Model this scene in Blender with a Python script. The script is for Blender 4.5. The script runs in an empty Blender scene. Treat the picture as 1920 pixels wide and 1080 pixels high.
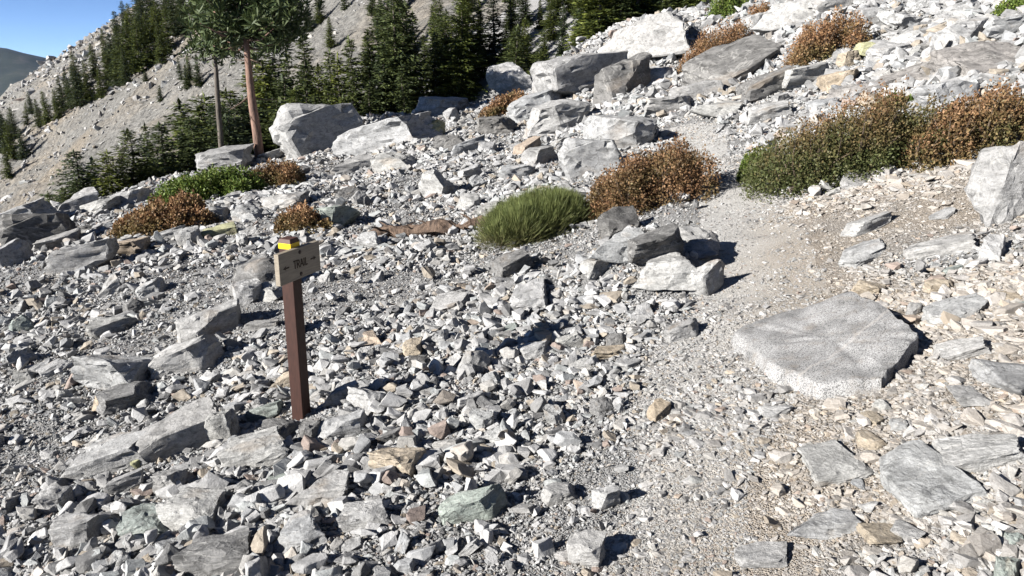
import bpy, bmesh, math, random
import numpy as np
from mathutils import Vector, Matrix, Euler, noise as mnoise

# ------------------------------------------------------------------ camera, sky, sun
scene = bpy.context.scene
COL = scene.collection
F_PX, CX, CY = 1387.0, 960.0, 540.0          # photograph is 1920 x 1080
PITCH = math.radians(17.0)
CAM_Z = 1.7
cam_d = bpy.data.cameras.new('camera'); cam = bpy.data.objects.new('camera', cam_d); COL.objects.link(cam)
cam_d.sensor_width = 36.0; cam_d.lens = 36.0 * F_PX / 1920.0
cam_d.clip_start = 0.05; cam_d.clip_end = 20000
cam.location = (0, 0, CAM_Z); cam.rotation_euler = (math.pi / 2 - PITCH, 0, 0)
scene.camera = cam

SUN_EL, SUN_AZ = math.radians(24.0), math.radians(-118.0)      # azimuth measured from +Y towards +X
world = bpy.data.worlds.new('World'); scene.world = world; world.use_nodes = True
wn = world.node_tree
for n in list(wn.nodes): wn.nodes.remove(n)
sky = wn.nodes.new('ShaderNodeTexSky'); sky.sky_type = 'NISHITA'; sky.sun_disc = False
sky.sun_elevation = SUN_EL; sky.sun_rotation = SUN_AZ; sky.altitude = 3000; sky.air_density = 0.42; sky.dust_density = 0.0; sky.ozone_density = 3.0
bg = wn.nodes.new('ShaderNodeBackground'); bg.inputs['Strength'].default_value = 0.05
wo = wn.nodes.new('ShaderNodeOutputWorld')
wn.links.new(sky.outputs[0], bg.inputs['Color']); wn.links.new(bg.outputs[0], wo.inputs['Surface'])
sun_d = bpy.data.lights.new('sun', 'SUN'); sun_d.energy = 5.0; sun_d.angle = math.radians(0.5); sun_d.color = (1.0, 0.955, 0.89)
sun = bpy.data.objects.new('sun', sun_d); COL.objects.link(sun)
sdir = Vector((math.sin(SUN_AZ) * math.cos(SUN_EL), math.cos(SUN_AZ) * math.cos(SUN_EL), math.sin(SUN_EL)))
sun.rotation_euler = (-sdir).to_track_quat('-Z', 'Y').to_euler()
sun.location = sdir * 60
vs = scene.view_settings
vs.view_transform = 'Standard'; vs.look = 'None'; vs.gamma = 1.0; vs.exposure = 1.70; vs.use_curve_mapping = False

HAZE = 1.1e-5
rng = np.random.default_rng(7)
random.seed(7)

# ------------------------------------------------------------------ photo geometry helpers
SP, CP = math.sin(PITCH), math.cos(PITCH)
def ray(px, py):
    """direction (x, y, z) per metre of camera depth"""
    a = (px - CX) / F_PX; b = (CY - py) / F_PX
    return np.array([a, CP + b * SP, -SP + b * CP])
def at(px, py, t):
    d = ray(px, py); return np.array([d[0] * t, d[1] * t, CAM_Z + d[2] * t])

# value noise (numpy)
_perm = rng.random((256, 256))
def vnoise(x, y):
    xi = np.floor(x).astype(int); yi = np.floor(y).astype(int)
    fx = x - xi; fy = y - yi
    fx = fx * fx * (3 - 2 * fx); fy = fy * fy * (3 - 2 * fy)
    a = _perm[xi & 255, yi & 255]; b = _perm[(xi + 1) & 255, yi & 255]
    c = _perm[xi & 255, (yi + 1) & 255]; d = _perm[(xi + 1) & 255, (yi + 1) & 255]
    return (a * (1 - fx) + b * fx) * (1 - fy) + (c * (1 - fx) + d * fx) * fy - 0.5
def fbm(x, y, octv=4, seed=0.0):
    s = 0; a = 1.0
    for k in range(octv):
        s = s + a * vnoise(x * 2 ** k + 17.3 * k + seed, y * 2 ** k + 9.1 * k - seed); a *= 0.5
    return s

# ------------------------------------------------------------------ terrain height
CREST = [(-200, 450, 19), (0, 415, 20), (150, 380, 22), (300, 342, 24), (500, 300, 27), (700, 226, 30), (900, 196, 32), (1000, 146, 32),
         (1100, 80, 33), (1300, 18, 33), (1500, -30, 33), (1900, -100, 30), (2200, -150, 28)]
CTRL = CREST + [(0, 1080, 3.3), (480, 1080, 2.9), (960, 1080, 2.6), (1440, 1080, 2.4), (1920, 1080, 2.1), (570, 785, 4.4), (200, 785, 5.2),
        (0, 540, 10), (250, 540, 8.8), (480, 540, 7.6), (960, 540, 6.4), (1440, 540, 5.0), (1920, 540, 4.0), (300, 440, 13), (500, 420, 12), (700, 350, 15),
        (960, 350, 12.5), (960, 430, 9.2), (1100, 375, 9.6), (1200, 250, 16), (1370, 340, 8.6), (1300, 130, 23), (1500, 350, 7.6),
        (1500, 200, 13.5), (1500, 50, 21), (1700, 330, 7.0), (1700, 200, 10.8), (1700, 50, 16.5), (1900, 330, 5.6), (1900, 200, 8.6),
        (1900, 20, 13.5), (1550, 650, 3.9), (1900, 650, 3.2), (1400, 430, 6.6), (1000, 785, 4.0), (1400, 800, 3.2)]
cp = np.array([at(*c) for c in CTRL])
extra = np.array([(-15, 0, -2.6), (-15, -8, -2.8), (15, 0, 4.2), (15, -8, 4.2), (0, 0, 0), (0, -8, 0.1), (-1.5, 0, -.32), (1.4, 0, .32), (26, 25, 8.5), (-32, 8, -6.5)], float)
cp = np.vstack([cp, extra])
def _tps_k(r2): return np.where(r2 > 1e-9, r2 * np.log(np.maximum(r2, 1e-9)) * 0.5, 0)
_n = len(cp)
_K = _tps_k(((cp[:, None, :2] - cp[None, :, :2]) ** 2).sum(-1)) + np.eye(_n) * 0.6
_P = np.hstack([np.ones((_n, 1)), cp[:, :2]])
_A = np.block([[_K, _P], [_P.T, np.zeros((3, 3))]])
_w = np.linalg.solve(_A, np.concatenate([cp[:, 2], np.zeros(3)]))
def tps(x, y):
    s = _w[_n] + _w[_n + 1] * x + _w[_n + 2] * y
    for i in range(_n):
        s = s + _w[i] * _tps_k((x - cp[i, 0]) ** 2 + (y - cp[i, 1]) ** 2)
    return s
_cw = np.array([at(*c) for c in CREST]); _cth = _cw[:, 0] / _cw[:, 1]; _cy = _cw[:, 1]
def H(x, y, rough=True):
    x = np.asarray(x, float); y = np.asarray(y, float)
    ys = np.maximum(y, 0.5)
    yc = np.interp(x / ys, _cth, _cy)
    k = np.where(y > yc, yc / ys, 1.0)
    xn, yn = x * k, y * k
    near = tps(xn, yn)
    d = np.maximum(0, y - yc)
    near = near - 0.5 * (np.sqrt(d * d + 4.0) - 2.0)
    yr = 222 + 14 * fbm(x / 60.0, y * 0 + 3.0, 2)
    far = 0.6 * x + 0.45 * np.minimum(y, yr) - 20.5 - 0.5 * np.maximum(0, y - yr)
    r = np.sqrt(x * x + y * y)
    wf = np.clip((r - 40) / 40, 0, 1)
    far = far + wf * (4.0 * fbm(x / 34, y / 34, 4, 3.0) + 2.2 * np.abs(fbm(x / 9 + .5 * y / 9, y / 22, 4, 8.0)))
    # eroded gullies running down the open slope
    kk = 1.4
    z = np.where(y > 15, np.maximum(near, far) + kk * np.exp(-np.abs(near - far) / kk) * 0.35, near)
    z = z + .34 * np.exp(-(((x - 1.0) / np.where(x > 1.0, .38, .65)) ** 2 + ((y - 5.75) / .45) ** 2))
    if rough:
        amp = np.clip(r / 24, 0.05, 1.0)
        z = z + amp * 0.32 * fbm(x / 2.6, y / 2.6, 3, 1.0) + 0.05 * np.clip(r / 4, .3, 1.5) * fbm(x / .55, y / .55, 3, 5.0)
    return z
_T = np.geomspace(0.8, 420, 700)
def hit(px, py):
    d = ray(px, py)
    x, y, z = d[0] * _T, d[1] * _T, CAM_Z + d[2] * _T
    g = z - H(x, y)
    i = np.argmax(g < 0) if (g < 0).any() else len(_T) - 1
    t = _T[i] if i == 0 else _T[i - 1] + (_T[i] - _T[i - 1]) * g[i - 1] / (g[i - 1] - g[i] + 1e-9)
    return np.array([d[0] * t, d[1] * t, CAM_Z + d[2] * t]), t
def Hs(x, y): return float(H(np.array([x]), np.array([y]))[0])

TRAIL = [hit(*p)[0] for p in [(1180, 1075), (1285, 1000), (1345, 760), (1405, 560), (1412, 450), (1385, 385), (1368, 330), (1325, 268), (1270, 240)]]
TRAIL = np.vstack([[(-.4, -2.0, 0)], [TRAIL[0] * 0 + np.array([.05, 0, 0])], TRAIL])
def trail_dist(x, y):
    best = np.full(np.shape(x), 1e9)
    for a, b in zip(TRAIL[:-1], TRAIL[1:]):
        ab = b[:2] - a[:2]; L2 = (ab ** 2).sum() + 1e-9
        t = np.clip(((x - a[0]) * ab[0] + (y - a[1]) * ab[1]) / L2, 0, 1)
        best = np.minimum(best, np.hypot(x - a[0] - t * ab[0], y - a[1] - t * ab[1]))
    return best
def trail_half(x, y): return np.where(y > 3.2, .34, .24) + 0.30 * fbm(x / .8, y / .8, 2, 2.0)
def tan_mask(x, y):
    """1 on the earthy bank to the right of the trail, fading uphill"""
    tx = np.interp(y, TRAIL[:, 1], TRAIL[:, 0])
    m = np.clip((x - tx + .25) / .5, 0, 1) * np.clip((8.2 - y) / 1.6, 0, 1)
    return m * np.clip(1.0 + 1.4 * fbm(x / .9, y / .9, 3, 4.0), 0, 1)

# ------------------------------------------------------------------ materials
def new_mat(name):
    m = bpy.data.materials.new(name); m.use_nodes = True
    nt = m.node_tree
    for n in list(nt.nodes): nt.nodes.remove(n)
    out = nt.nodes.new('ShaderNodeOutputMaterial'); b = nt.nodes.new('ShaderNodeBsdfPrincipled')
    nt.links.new(b.outputs[0], out.inputs['Surface'])
    b.inputs['Roughness'].default_value = 0.85; b.inputs['Specular IOR Level'].default_value = 0.25
    return m, nt, b
def N(nt, typ, **kw):
    n = nt.nodes.new(typ)
    for k, v in kw.items():
        if k.startswith('_'): setattr(n, k[1:], v)
        else: n.inputs[k.replace('__', ' ')].default_value = v
    return n
def ramp(nt, fac, stops, interp='LINEAR'):
    r = nt.nodes.new('ShaderNodeValToRGB'); r.color_ramp.interpolation = interp
    e = r.color_ramp.elements
    while len(e) < len(stops): e.new(0.5)
    for el, (p, c) in zip(e, stops):
        el.position = p; el.color = (c[0], c[1], c[2], 1) if isinstance(c, (tuple, list)) else (c, c, c, 1)
    if fac is not None: nt.links.new(fac, r.inputs[0])
    return r
def mixc(nt, fac, a, b, mode='MIX'):
    m = nt.nodes.new('ShaderNodeMix'); m.data_type = 'RGBA'; m.blend_type = mode; m.clamp_result = False
    for i, v in ((0, fac), (6, a), (7, b)):
        if isinstance(v, (int, float)): m.inputs[i].default_value = v
        elif isinstance(v, (tuple, list)): m.inputs[i].default_value = (*v[:3], 1)
        else: nt.links.new(v, m.inputs[i])
    return m.outputs[2]
def bump(nt, b, h, strength, dist):
    bp = nt.nodes.new('ShaderNodeBump'); bp.inputs['Strength'].default_value = strength; bp.inputs['Distance'].default_value = dist
    nt.links.new(h, bp.inputs['Height']); nt.links.new(bp.outputs[0], b.inputs['Normal'])

def rock_mat(name, stops, strata=0.5, fine=60.0, coarse=5.0, tint=False, veins=True, bumpd=.012):
    """stops: colours picked by the per-object random value"""
    m, nt, b = new_mat(name); L = nt.links
    oi = nt.nodes.new('ShaderNodeObjectInfo')
    base = ramp(nt, oi.outputs['Random'], stops, 'CONSTANT' if tint else 'LINEAR').outputs[0]
    geo = nt.nodes.new('ShaderNodeNewGeometry'); tc = nt.nodes.new('ShaderNodeTexCoord')
    off = N(nt, 'ShaderNodeVectorMath', _operation='MULTIPLY_ADD'); L.new(oi.outputs['Random'], off.inputs[0]); off.inputs[1].default_value = (37, 91, 53)
    L.new(tc.outputs['Object'], off.inputs[2])
    n1 = N(nt, 'ShaderNodeTexNoise', Scale=coarse, Detail=6.0, Roughness=.62); L.new(geo.outputs['Position'], n1.inputs['Vector'])
    n2 = N(nt, 'ShaderNodeTexNoise', Scale=fine, Detail=5.0, Roughness=.7); L.new(geo.outputs['Position'], n2.inputs['Vector'])
    c = mixc(nt, 1.0, base, ramp(nt, n1.outputs[0], [(.28, .62), (.5, 1.0), (.72, 1.22)]).outputs[0], 'MULTIPLY')
    c = mixc(nt, 1.0, c, ramp(nt, n2.outputs[0], [(.25, .7), (.5, 1.0), (.75, 1.2)]).outputs[0], 'MULTIPLY')
    # foliation: thin bands through each rock in its own direction
    mp = N(nt, 'ShaderNodeMapping'); mp.inputs['Scale'].default_value = (1.8, 2.2, 7.0); mp.inputs['Rotation'].default_value = (.35, .2, 0); L.new(off.outputs[0], mp.inputs['Vector'])
    st = N(nt, 'ShaderNodeTexNoise', Scale=1.7, Detail=5.0, Roughness=.65, Distortion=.8); L.new(mp.outputs[0], st.inputs['Vector'])
    c = mixc(nt, strata, c, mixc(nt, 1.0, c, ramp(nt, st.outputs[0], [(.3, .35), (.47, .95), (.6, 1.15), (.75, .7)]).outputs[0], 'MULTIPLY'))
    if veins:
        # streaked grain running along the foliation, in metres
        mp2 = N(nt, 'ShaderNodeMapping'); mp2.inputs['Scale'].default_value = (1.0, 1.0, 1.7); mp2.inputs['Rotation'].default_value = (.5, .4, .2); L.new(geo.outputs['Position'], mp2.inputs['Vector'])
        sk = N(nt, 'ShaderNodeTexNoise', Scale=7.0, Detail=7.0, Roughness=.72, Distortion=1.5); L.new(mp2.outputs[0], sk.inputs['Vector'])
        c = mixc(nt, 1.0, c, ramp(nt, sk.outputs[0], [(.33, .45), (.46, .92), (.56, 1.12), (.68, .8)]).outputs[0], 'MULTIPLY')
        vn = N(nt, 'ShaderNodeTexNoise', Scale=1.6, Detail=3.0, Distortion=1.2); L.new(off.outputs[0], vn.inputs['Vector'])
        vm = ramp(nt, vn.outputs[0], [(.488, 0.0), (.5, .4), (.512, 0.0)]).outputs[0]
        c = mixc(nt, vm, c, (.33, .325, .31))
        # joints and hairline cracks
        cw = N(nt, 'ShaderNodeTexNoise', Scale=3.0, Detail=4.0); L.new(off.outputs[0], cw.inputs['Vector'])
        cv = N(nt, 'ShaderNodeVectorMath', _operation='MULTIPLY_ADD'); L.new(cw.outputs['Color'], cv.inputs[0]); cv.inputs[1].default_value = (.5, .5, .5); L.new(off.outputs[0], cv.inputs[2])
        vo = N(nt, 'ShaderNodeTexVoronoi', _feature='DISTANCE_TO_EDGE', Scale=2.6); L.new(cv.outputs[0], vo.inputs['Vector'])
        crack = ramp(nt, vo.outputs['Distance'], [(0.0, .75), (.010, .5), (.022, 0.0)]).outputs[0]
        crack = mixc(nt, 1.0, crack, ramp(nt, n1.outputs[0], [(.47, 0.0), (.60, 1.0)]).outputs[0], 'MULTIPLY')
        c = mixc(nt, crack, c, (.035, .034, .032))
        # dark lichen blotches
        lb = N(nt, 'ShaderNodeTexNoise', Scale=14.0, Detail=5.0, Roughness=.7); L.new(off.outputs[0], lb.inputs['Vector'])
        c = mixc(nt, ramp(nt, lb.outputs[0], [(.56, 0.0), (.66, .5)]).outputs[0], c, (.085, .083, .078))
        # iron stain
        vn2 = N(nt, 'ShaderNodeTexNoise', Scale=1.1, Detail=4.0); L.new(off.outputs[0], vn2.inputs['Vector'])
        sm = ramp(nt, vn2.outputs[0], [(.60, 0.0), (.72, .45)]).outputs[0]
        c = mixc(nt, sm, c, (.18, .14, .10))
    if tint:
        at_ = N(nt, 'ShaderNodeAttribute', _attribute_type='INSTANCER', _attribute_name='tint')
        c = mixc(nt, at_.outputs['Fac'], c, mixc(nt, .5, c, (.31, .26, .205)))
    L.new(c, b.inputs['Base Color'])
    sumh = N(nt, 'ShaderNodeMath', _operation='MULTIPLY_ADD'); L.new(st.outputs[0], sumh.inputs[0]); sumh.inputs[1].default_value = 1.0; L.new(n2.outputs[0], sumh.inputs[2])
    bump(nt, b, sumh.outputs[0], .7, bumpd)
    if veins:      # broken larger relief for the big blocks
        fb = [q_ for q_ in nt.nodes if q_.type == 'BUMP'][0]
        rid = N(nt, 'ShaderNodeTexNoise', Scale=3.2, Detail=7.0, Roughness=.68, Distortion=.6); rid.noise_type = 'RIDGED_MULTIFRACTAL'; L.new(mp2.outputs[0], rid.inputs['Vector'])
        b2 = nt.nodes.new('ShaderNodeBump'); b2.inputs['Strength'].default_value = .8; b2.inputs['Distance'].default_value = .035; L.new(rid.outputs[0], b2.inputs['Height']); L.new(b2.outputs[0], fb.inputs['Normal'])
    return m

ALB = .52
G = lambda v, r=1.0, g=1.0, bl=1.0: (v * r * ALB, v * g * ALB, v * bl * ALB)
M = {}
M['grey'] = rock_mat('grey_gneiss', [(0, G(.37)), (.4, G(.45, 1, .99, .97)), (.75, G(.40, .97, 1, 1.03)), (1, G(.50))], strata=.3)
M['white'] = rock_mat('pale_marble_rock', [(0, G(.46, .98, 1, 1.0)), (.5, G(.50)), (1, G(.44, 1.0, 1, .96))], strata=.38)
M['tan'] = rock_mat('tan_stained_rock', [(0, (0.2448, 0.2016, 0.1512)), (.5, (0.2664, 0.2304, 0.18)), (1, (0.2232, 0.18, 0.144))], strata=.35)
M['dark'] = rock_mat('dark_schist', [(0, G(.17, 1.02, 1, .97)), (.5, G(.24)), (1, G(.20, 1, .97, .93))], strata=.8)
M['green'] = rock_mat('greenish_schist', [(0, (0.1584, 0.18, 0.1692)), (.5, (0.1872, 0.2088, 0.198)), (1, (0.1728, 0.1944, 0.1764))], strata=.5)
M['lichen'] = rock_mat('lichen_crusted_rock', [(0, (0.2448, 0.2448, 0.144)), (1, (0.2592, 0.2592, 0.1656))], strata=.2)
M['scree'] = rock_mat('scree_stone', [(0, G(.30)), (.08, G(.44)), (.2, G(.52)), (.34, G(.40, .98, 1, 1.02)), (.44, G(.58)), (.56, G(.47, 1.0, .98, .94)), (.66, G(.24)),
                                       (.72, (0.216, 0.1908, 0.1584)), (.78, G(.50, .96, 1.0, 1.0)), (.86, G(.36)), (.93, G(.62)), (.97, (0.1944, 0.1584, 0.1404))], strata=.45, tint=True, veins=False, coarse=9, fine=120, bumpd=.006)
M['outcrop'] = rock_mat('banded_outcrop', [(0, G(.27, 1.04, .98, .93)), (1, G(.30, 1.03, .98, .94))], strata=.85)

# salt and pepper granite
m, nt, b = new_mat('speckled_granite'); L = nt.links
geo = nt.nodes.new('ShaderNodeNewGeometry')
v = N(nt, 'ShaderNodeTexVoronoi', Scale=190.0); L.new(geo.outputs['Position'], v.inputs['Vector'])
n0 = N(nt, 'ShaderNodeTexNoise', Scale=210.0, Detail=3.0, Roughness=.6); L.new(geo.outputs['Position'], n0.inputs['Vector'])
n1 = N(nt, 'ShaderNodeTexNoise', Scale=6.0, Detail=5.0); L.new(geo.outputs['Position'], n1.inputs['Vector'])
c = ramp(nt, n0.outputs[0], [(.36, .06), (.45, .17), (.54, .25), (.7, .285)]).outputs[0]
sep = nt.nodes.new('ShaderNodeSeparateColor'); L.new(v.outputs['Color'], sep.inputs[0])
c = mixc(nt, ramp(nt, sep.outputs[0], [(.0, .8), (.12, .8), (.15, 0.0), (1, 0.0)]).outputs[0], c, (.05, .05, .05))
c = mixc(nt, 1.0, c, ramp(nt, n1.outputs[0], [(.3, .62), (.6, 1.12)]).outputs[0], 'MULTIPLY')
for ang in (.62,):                    # a straight pale dyke across the slab
    dt = N(nt, 'ShaderNodeVectorMath', _operation='DOT_PRODUCT'); L.new(geo.outputs['Position'], dt.inputs[0]); dt.inputs[1].default_value = (-math.sin(ang), math.cos(ang), 0)
    ad = N(nt, 'ShaderNodeMath', _operation='MULTIPLY_ADD'); L.new(n1.outputs[0], ad.inputs[0]); ad.inputs[1].default_value = .08; L.new(dt.outputs['Value'], ad.inputs[2])
    pp = N(nt, 'ShaderNodeMath', _operation='PINGPONG'); L.new(ad.outputs[0], pp.inputs[0]); pp.inputs[1].default_value = .47
    c = mixc(nt, ramp(nt, pp.outputs[0], [(0.0, .35), (.007, .3), (.012, 0.0)]).outputs[0], c, (.34, .32, .30))
# weathering: grey-brown patches and a few hairline cracks
n3 = N(nt, 'ShaderNodeTexNoise', Scale=9.0, Detail=6.0, Roughness=.7); L.new(geo.outputs['Position'], n3.inputs['Vector'])
c = mixc(nt, ramp(nt, n3.outputs[0], [(.52, 0.0), (.66, .5)]).outputs[0], c, (.14, .12, .10))
cw = N(nt, 'ShaderNodeVectorMath', _operation='MULTIPLY_ADD'); L.new(n1.outputs['Color'], cw.inputs[0]); cw.inputs[1].default_value = (.25, .25, .25); L.new(geo.outputs['Position'], cw.inputs[2])
vc = N(nt, 'ShaderNodeTexVoronoi', _feature='DISTANCE_TO_EDGE', Scale=2.1); L.new(cw.outputs[0], vc.inputs['Vector'])
c = mixc(nt, ramp(nt, vc.outputs['Distance'], [(0.0, .35), (.005, .25), (.010, 0.0)]).outputs[0], c, (.04, .037, .034))
L.new(c, b.inputs['Base Color']); bump(nt, b, n0.outputs[0], .5, .006); M['granite'] = m

# ground under the stones
def ground_mat(name, c1, c2, c3, scale):
    m, nt, b = new_mat(name); L = nt.links
    geo = nt.nodes.new('ShaderNodeNewGeometry')
    v = N(nt, 'ShaderNodeTexVoronoi', Scale=scale, Randomness=1.0); L.new(geo.outputs['Position'], v.inputs['Vector'])
    v2 = N(nt, 'ShaderNodeTexVoronoi', Scale=scale * 2.7); L.new(geo.outputs['Position'], v2.inputs['Vector'])
    n1 = N(nt, 'ShaderNodeTexNoise', Scale=scale * .06, Detail=6.0); L.new(geo.outputs['Position'], n1.inputs['Vector'])
    n2 = N(nt, 'ShaderNodeTexNoise', Scale=scale * 3, Detail=4.0); L.new(geo.outputs['Position'], n2.inputs['Vector'])
    sep = nt.nodes.new('ShaderNodeSeparateColor'); L.new(v.outputs['Color'], sep.inputs[0])
    c = ramp(nt, sep.outputs[0], [(0, c1), (.5, c2), (1, c3)]).outputs[0]
    c = mixc(nt, .6, c, mixc(nt, ramp(nt, n1.outputs[0], [(.35, 0.0), (.65, 1.0)]).outputs[0], c1, c3))
    at_ = N(nt, 'ShaderNodeAttribute', _attribute_name='earth')
    c = mixc(nt, at_.outputs['Fac'], c, mixc(nt, .6, c, (.235, .19, .14)))
    c = mixc(nt, 1.0, c, ramp(nt, n2.outputs[0], [(.3, .75), (.6, 1.1)]).outputs[0], 'MULTIPLY')
    L.new(c, b.inputs['Base Color'])
    a = N(nt, 'ShaderNodeMath', _operation='ADD'); L.new(v.outputs['Distance'], a.inputs[0]); L.new(v2.outputs['Distance'], a.inputs[1])
    inv = N(nt, 'ShaderNodeMath', _operation='MULTIPLY'); L.new(a.outputs[0], inv.inputs[0]); inv.inputs[1].default_value = -1.0
    bump(nt, b, inv.outputs[0], .9, .9 / scale)
    return m
M['ground'] = ground_mat('scree_ground', G(.30), G(.38, 1, .99, .96), G(.45), 55.0)
M['trail'] = ground_mat('trail_gravel', G(.64, 1.0, .985, .95), G(.70, 1, .985, .95), G(.76, 1, .985, .96), 85.0)

# far hillside: grey talus with tan washes
m, nt, b = new_mat('hillside_talus'); L = nt.links
geo = nt.nodes.new('ShaderNodeNewGeometry')
mp = N(nt, 'ShaderNodeMapping'); mp.inputs['Rotation'].default_value = (0, 0, math.radians(-37)); mp.inputs['Scale'].default_value = (0.02161, 0.1152, 0.03601); L.new(geo.outputs['Position'], mp.inputs['Vector'])
s1 = N(nt, 'ShaderNodeTexNoise', Scale=1.0, Detail=7.0, Roughness=.65); L.new(mp.outputs[0], s1.inputs['Vector'])
n1 = N(nt, 'ShaderNodeTexNoise', Scale=.05, Detail=6.0, Roughness=.6); L.new(geo.outputs['Position'], n1.inputs['Vector'])
n2 = N(nt, 'ShaderNodeTexNoise', Scale=1.6, Detail=6.0, Roughness=.75); L.new(geo.outputs['Position'], n2.inputs['Vector'])
v = N(nt, 'ShaderNodeTexVoronoi', Scale=1.1); L.new(geo.outputs['Position'], v.inputs['Vector'])
c = ramp(nt, s1.outputs[0], [(.3, (0.09363, 0.09148, 0.085)), (.5, (0.1332, 0.1297, 0.121)), (.7, (0.1692, 0.1642, 0.1526))]).outputs[0]
c = mixc(nt, ramp(nt, n1.outputs[0], [(.47, 0.0), (.62, .7)]).outputs[0], c, (0.1801, 0.1513, 0.1152))
c = mixc(nt, 1.0, c, ramp(nt, n2.outputs[0], [(.3, .45), (.5, 1.0), (.7, 1.4)]).outputs[0], 'MULTIPLY')
L.new(c, b.inputs['Base Color'])
ad = N(nt, 'ShaderNodeMath', _operation='SUBTRACT'); L.new(n2.outputs[0], ad.inputs[0]); L.new(v.outputs['Distance'], ad.inputs[1])
bump(nt, b, ad.outputs[0], .9, .6); M['hill'] = m

m, nt, b = new_mat('forested_mountain'); L = nt.links
geo = nt.nodes.new('ShaderNodeNewGeometry')
n1 = N(nt, 'ShaderNodeTexNoise', Scale=.006, Detail=8.0, Roughness=.7); L.new(geo.outputs['Position'], n1.inputs['Vector'])
L.new(ramp(nt, n1.outputs[0], [(.4, (.014, .020, .016)), (.55, (.024, .030, .022)), (.68, (.055, .052, .045))]).outputs[0], b.inputs['Base Color'])
M['mountain'] = m

def leaf_mat(name, c1, c2, c3=None, attr=None, trans=.25, hue=None):
    m, nt, b = new_mat(name); L = nt.links
    oi = nt.nodes.new('ShaderNodeObjectInfo'); geo = nt.nodes.new('ShaderNodeNewGeometry')
    isl = geo.outputs['Random Per Island']
    c = ramp(nt, isl, [(0, c1), (1, c2)]).outputs[0]
    if c3 is not None:
        at_ = N(nt, 'ShaderNodeAttribute', _attribute_name='dry')
        c = mixc(nt, at_.outputs['Fac'], c, ramp(nt, isl, [(0, c3[0]), (.6, c3[1]), (1, c3[2])]).outputs[0])
    c = mixc(nt, 1.0, c, ramp(nt, oi.outputs['Random'], hue or [(0, .75), (1, 1.25)]).outputs[0], 'MULTIPLY')
    L.new(c, b.inputs['Base Color']); b.inputs['Roughness'].default_value = .6
    tr = nt.nodes.new('ShaderNodeBsdfTranslucent'); L.new(c, tr.inputs['Color'])
    mx = nt.nodes.new('ShaderNodeMixShader'); mx.inputs[0].default_value = trans
    L.new(b.outputs[0], mx.inputs[1]); L.new(tr.outputs[0], mx.inputs[2])
    out = [n for n in nt.nodes if n.type == 'OUTPUT_MATERIAL'][0]; L.new(mx.outputs[0], out.inputs['Surface'])
    return m
M['fir'] = leaf_mat('fir_needles', (0.01872, 0.02964, 0.01326), (0.075, 0.092, 0.031), trans=.15, hue=[(0, (.75, .8, .95)), (.35, (1.0, 1.0, .9)), (.7, (1.25, 1.2, .8)), (.88, (1.4, 1.35, .85)), (1, (1.7, 1.55, .85))])
M['pine'] = leaf_mat('pine_needles', (0.0234, 0.039, 0.01404), (0.0546, 0.0702, 0.0234), trans=.15)
DRY = ((.095, .050, .026), (.18, .098, .05), (.28, .165, .085))
M['shrub'] = leaf_mat('shrub_leaves', (0.0429, 0.0546, 0.01716), (0.0936, 0.1092, 0.039), DRY)
M['shrub_green'] = leaf_mat('green_shrub_leaves', (0.039, 0.0702, 0.0117), (0.117, 0.1638, 0.0312), DRY)
M['brush'] = leaf_mat('rabbitbrush_stems', (.05, .07, .02), (.135, .155, .052), ((.06, .055, .025), (.11, .09, .05), (.16, .135, .075)))

def bark_mat(name, c1, c2, scale):
    m, nt, b = new_mat(name); L = nt.links
    tc = nt.nodes.new('ShaderNodeTexCoord'); mp = N(nt, 'ShaderNodeMapping'); mp.inputs['Scale'].default_value = (scale, scale, scale * .25); L.new(tc.outputs['Object'], mp.inputs['Vector'])
    n1 = N(nt, 'ShaderNodeTexNoise', Scale=1.0, Detail=6.0, Roughness=.7); L.new(mp.outputs[0], n1.inputs['Vector'])
    L.new(ramp(nt, n1.outputs[0], [(.35, c1), (.62, c2)]).outputs[0], b.inputs['Base Color'])
    bump(nt, b, n1.outputs[0], .9, .04); return m
M['bark_red'] = bark_mat('orange_pine_bark', (.06, .04, .033), (.20, .125, .095), 6.0)
M['bark'] = bark_mat('grey_fir_bark', (0.0504, 0.0432, 0.036), (0.1152, 0.1008, 0.0864), 6.0)
M['deadwood'] = bark_mat('weathered_dead_wood', (.022, .015, .012), (.115, .08, .058), 18.0)
M['stem'] = bark_mat('shrub_stem', (0.0576, 0.0396, 0.0288), (0.1296, 0.1008, 0.072), 30.0)

def plain(name, col, rough=.6, nscale=None, spread=.25, stretch=(1, 1, 1)):
    m, nt, b = new_mat(name); L = nt.links
    b.inputs['Roughness'].default_value = rough
    tc = nt.nodes.new('ShaderNodeTexCoord'); mp = N(nt, 'ShaderNodeMapping'); mp.inputs['Scale'].default_value = stretch; L.new(tc.outputs['Object'], mp.inputs['Vector'])
    n1 = N(nt, 'ShaderNodeTexNoise', Scale=nscale or 20.0, Detail=5.0, Roughness=.65); L.new(mp.outputs[0], n1.inputs['Vector'])
    lo = tuple(c * (1 - spread) for c in col); hi = tuple(c * (1 + spread) for c in col)
    L.new(ramp(nt, n1.outputs[0], [(.3, lo), (.7, hi)]).outputs[0], b.inputs['Base Color'])
    bump(nt, b, n1.outputs[0], .3, .002)
    return m
M['post'] = plain('brown_painted_post', (0.030, 0.0125, 0.009), .6, 18, .3, (6, 6, 1))
M['cap'] = plain('dark_brown_cap', (0.054, 0.0252, 0.01872), .6, 25)
M['yellow'] = plain('yellow_reflective_band', (0.54, 0.36, 0.0144), .4, 30, .12)
M['board'] = plain('bare_wood_board', (.19, .165, .13), .7, 9, .25, (1, 6, 14))
M['paint'] = plain('dark_routed_lettering', (0.036, 0.0252, 0.018), .8, 40)
M['bolt'] = plain('rusty_bolt', (0.0432, 0.0288, 0.0216), .5, 60)

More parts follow.
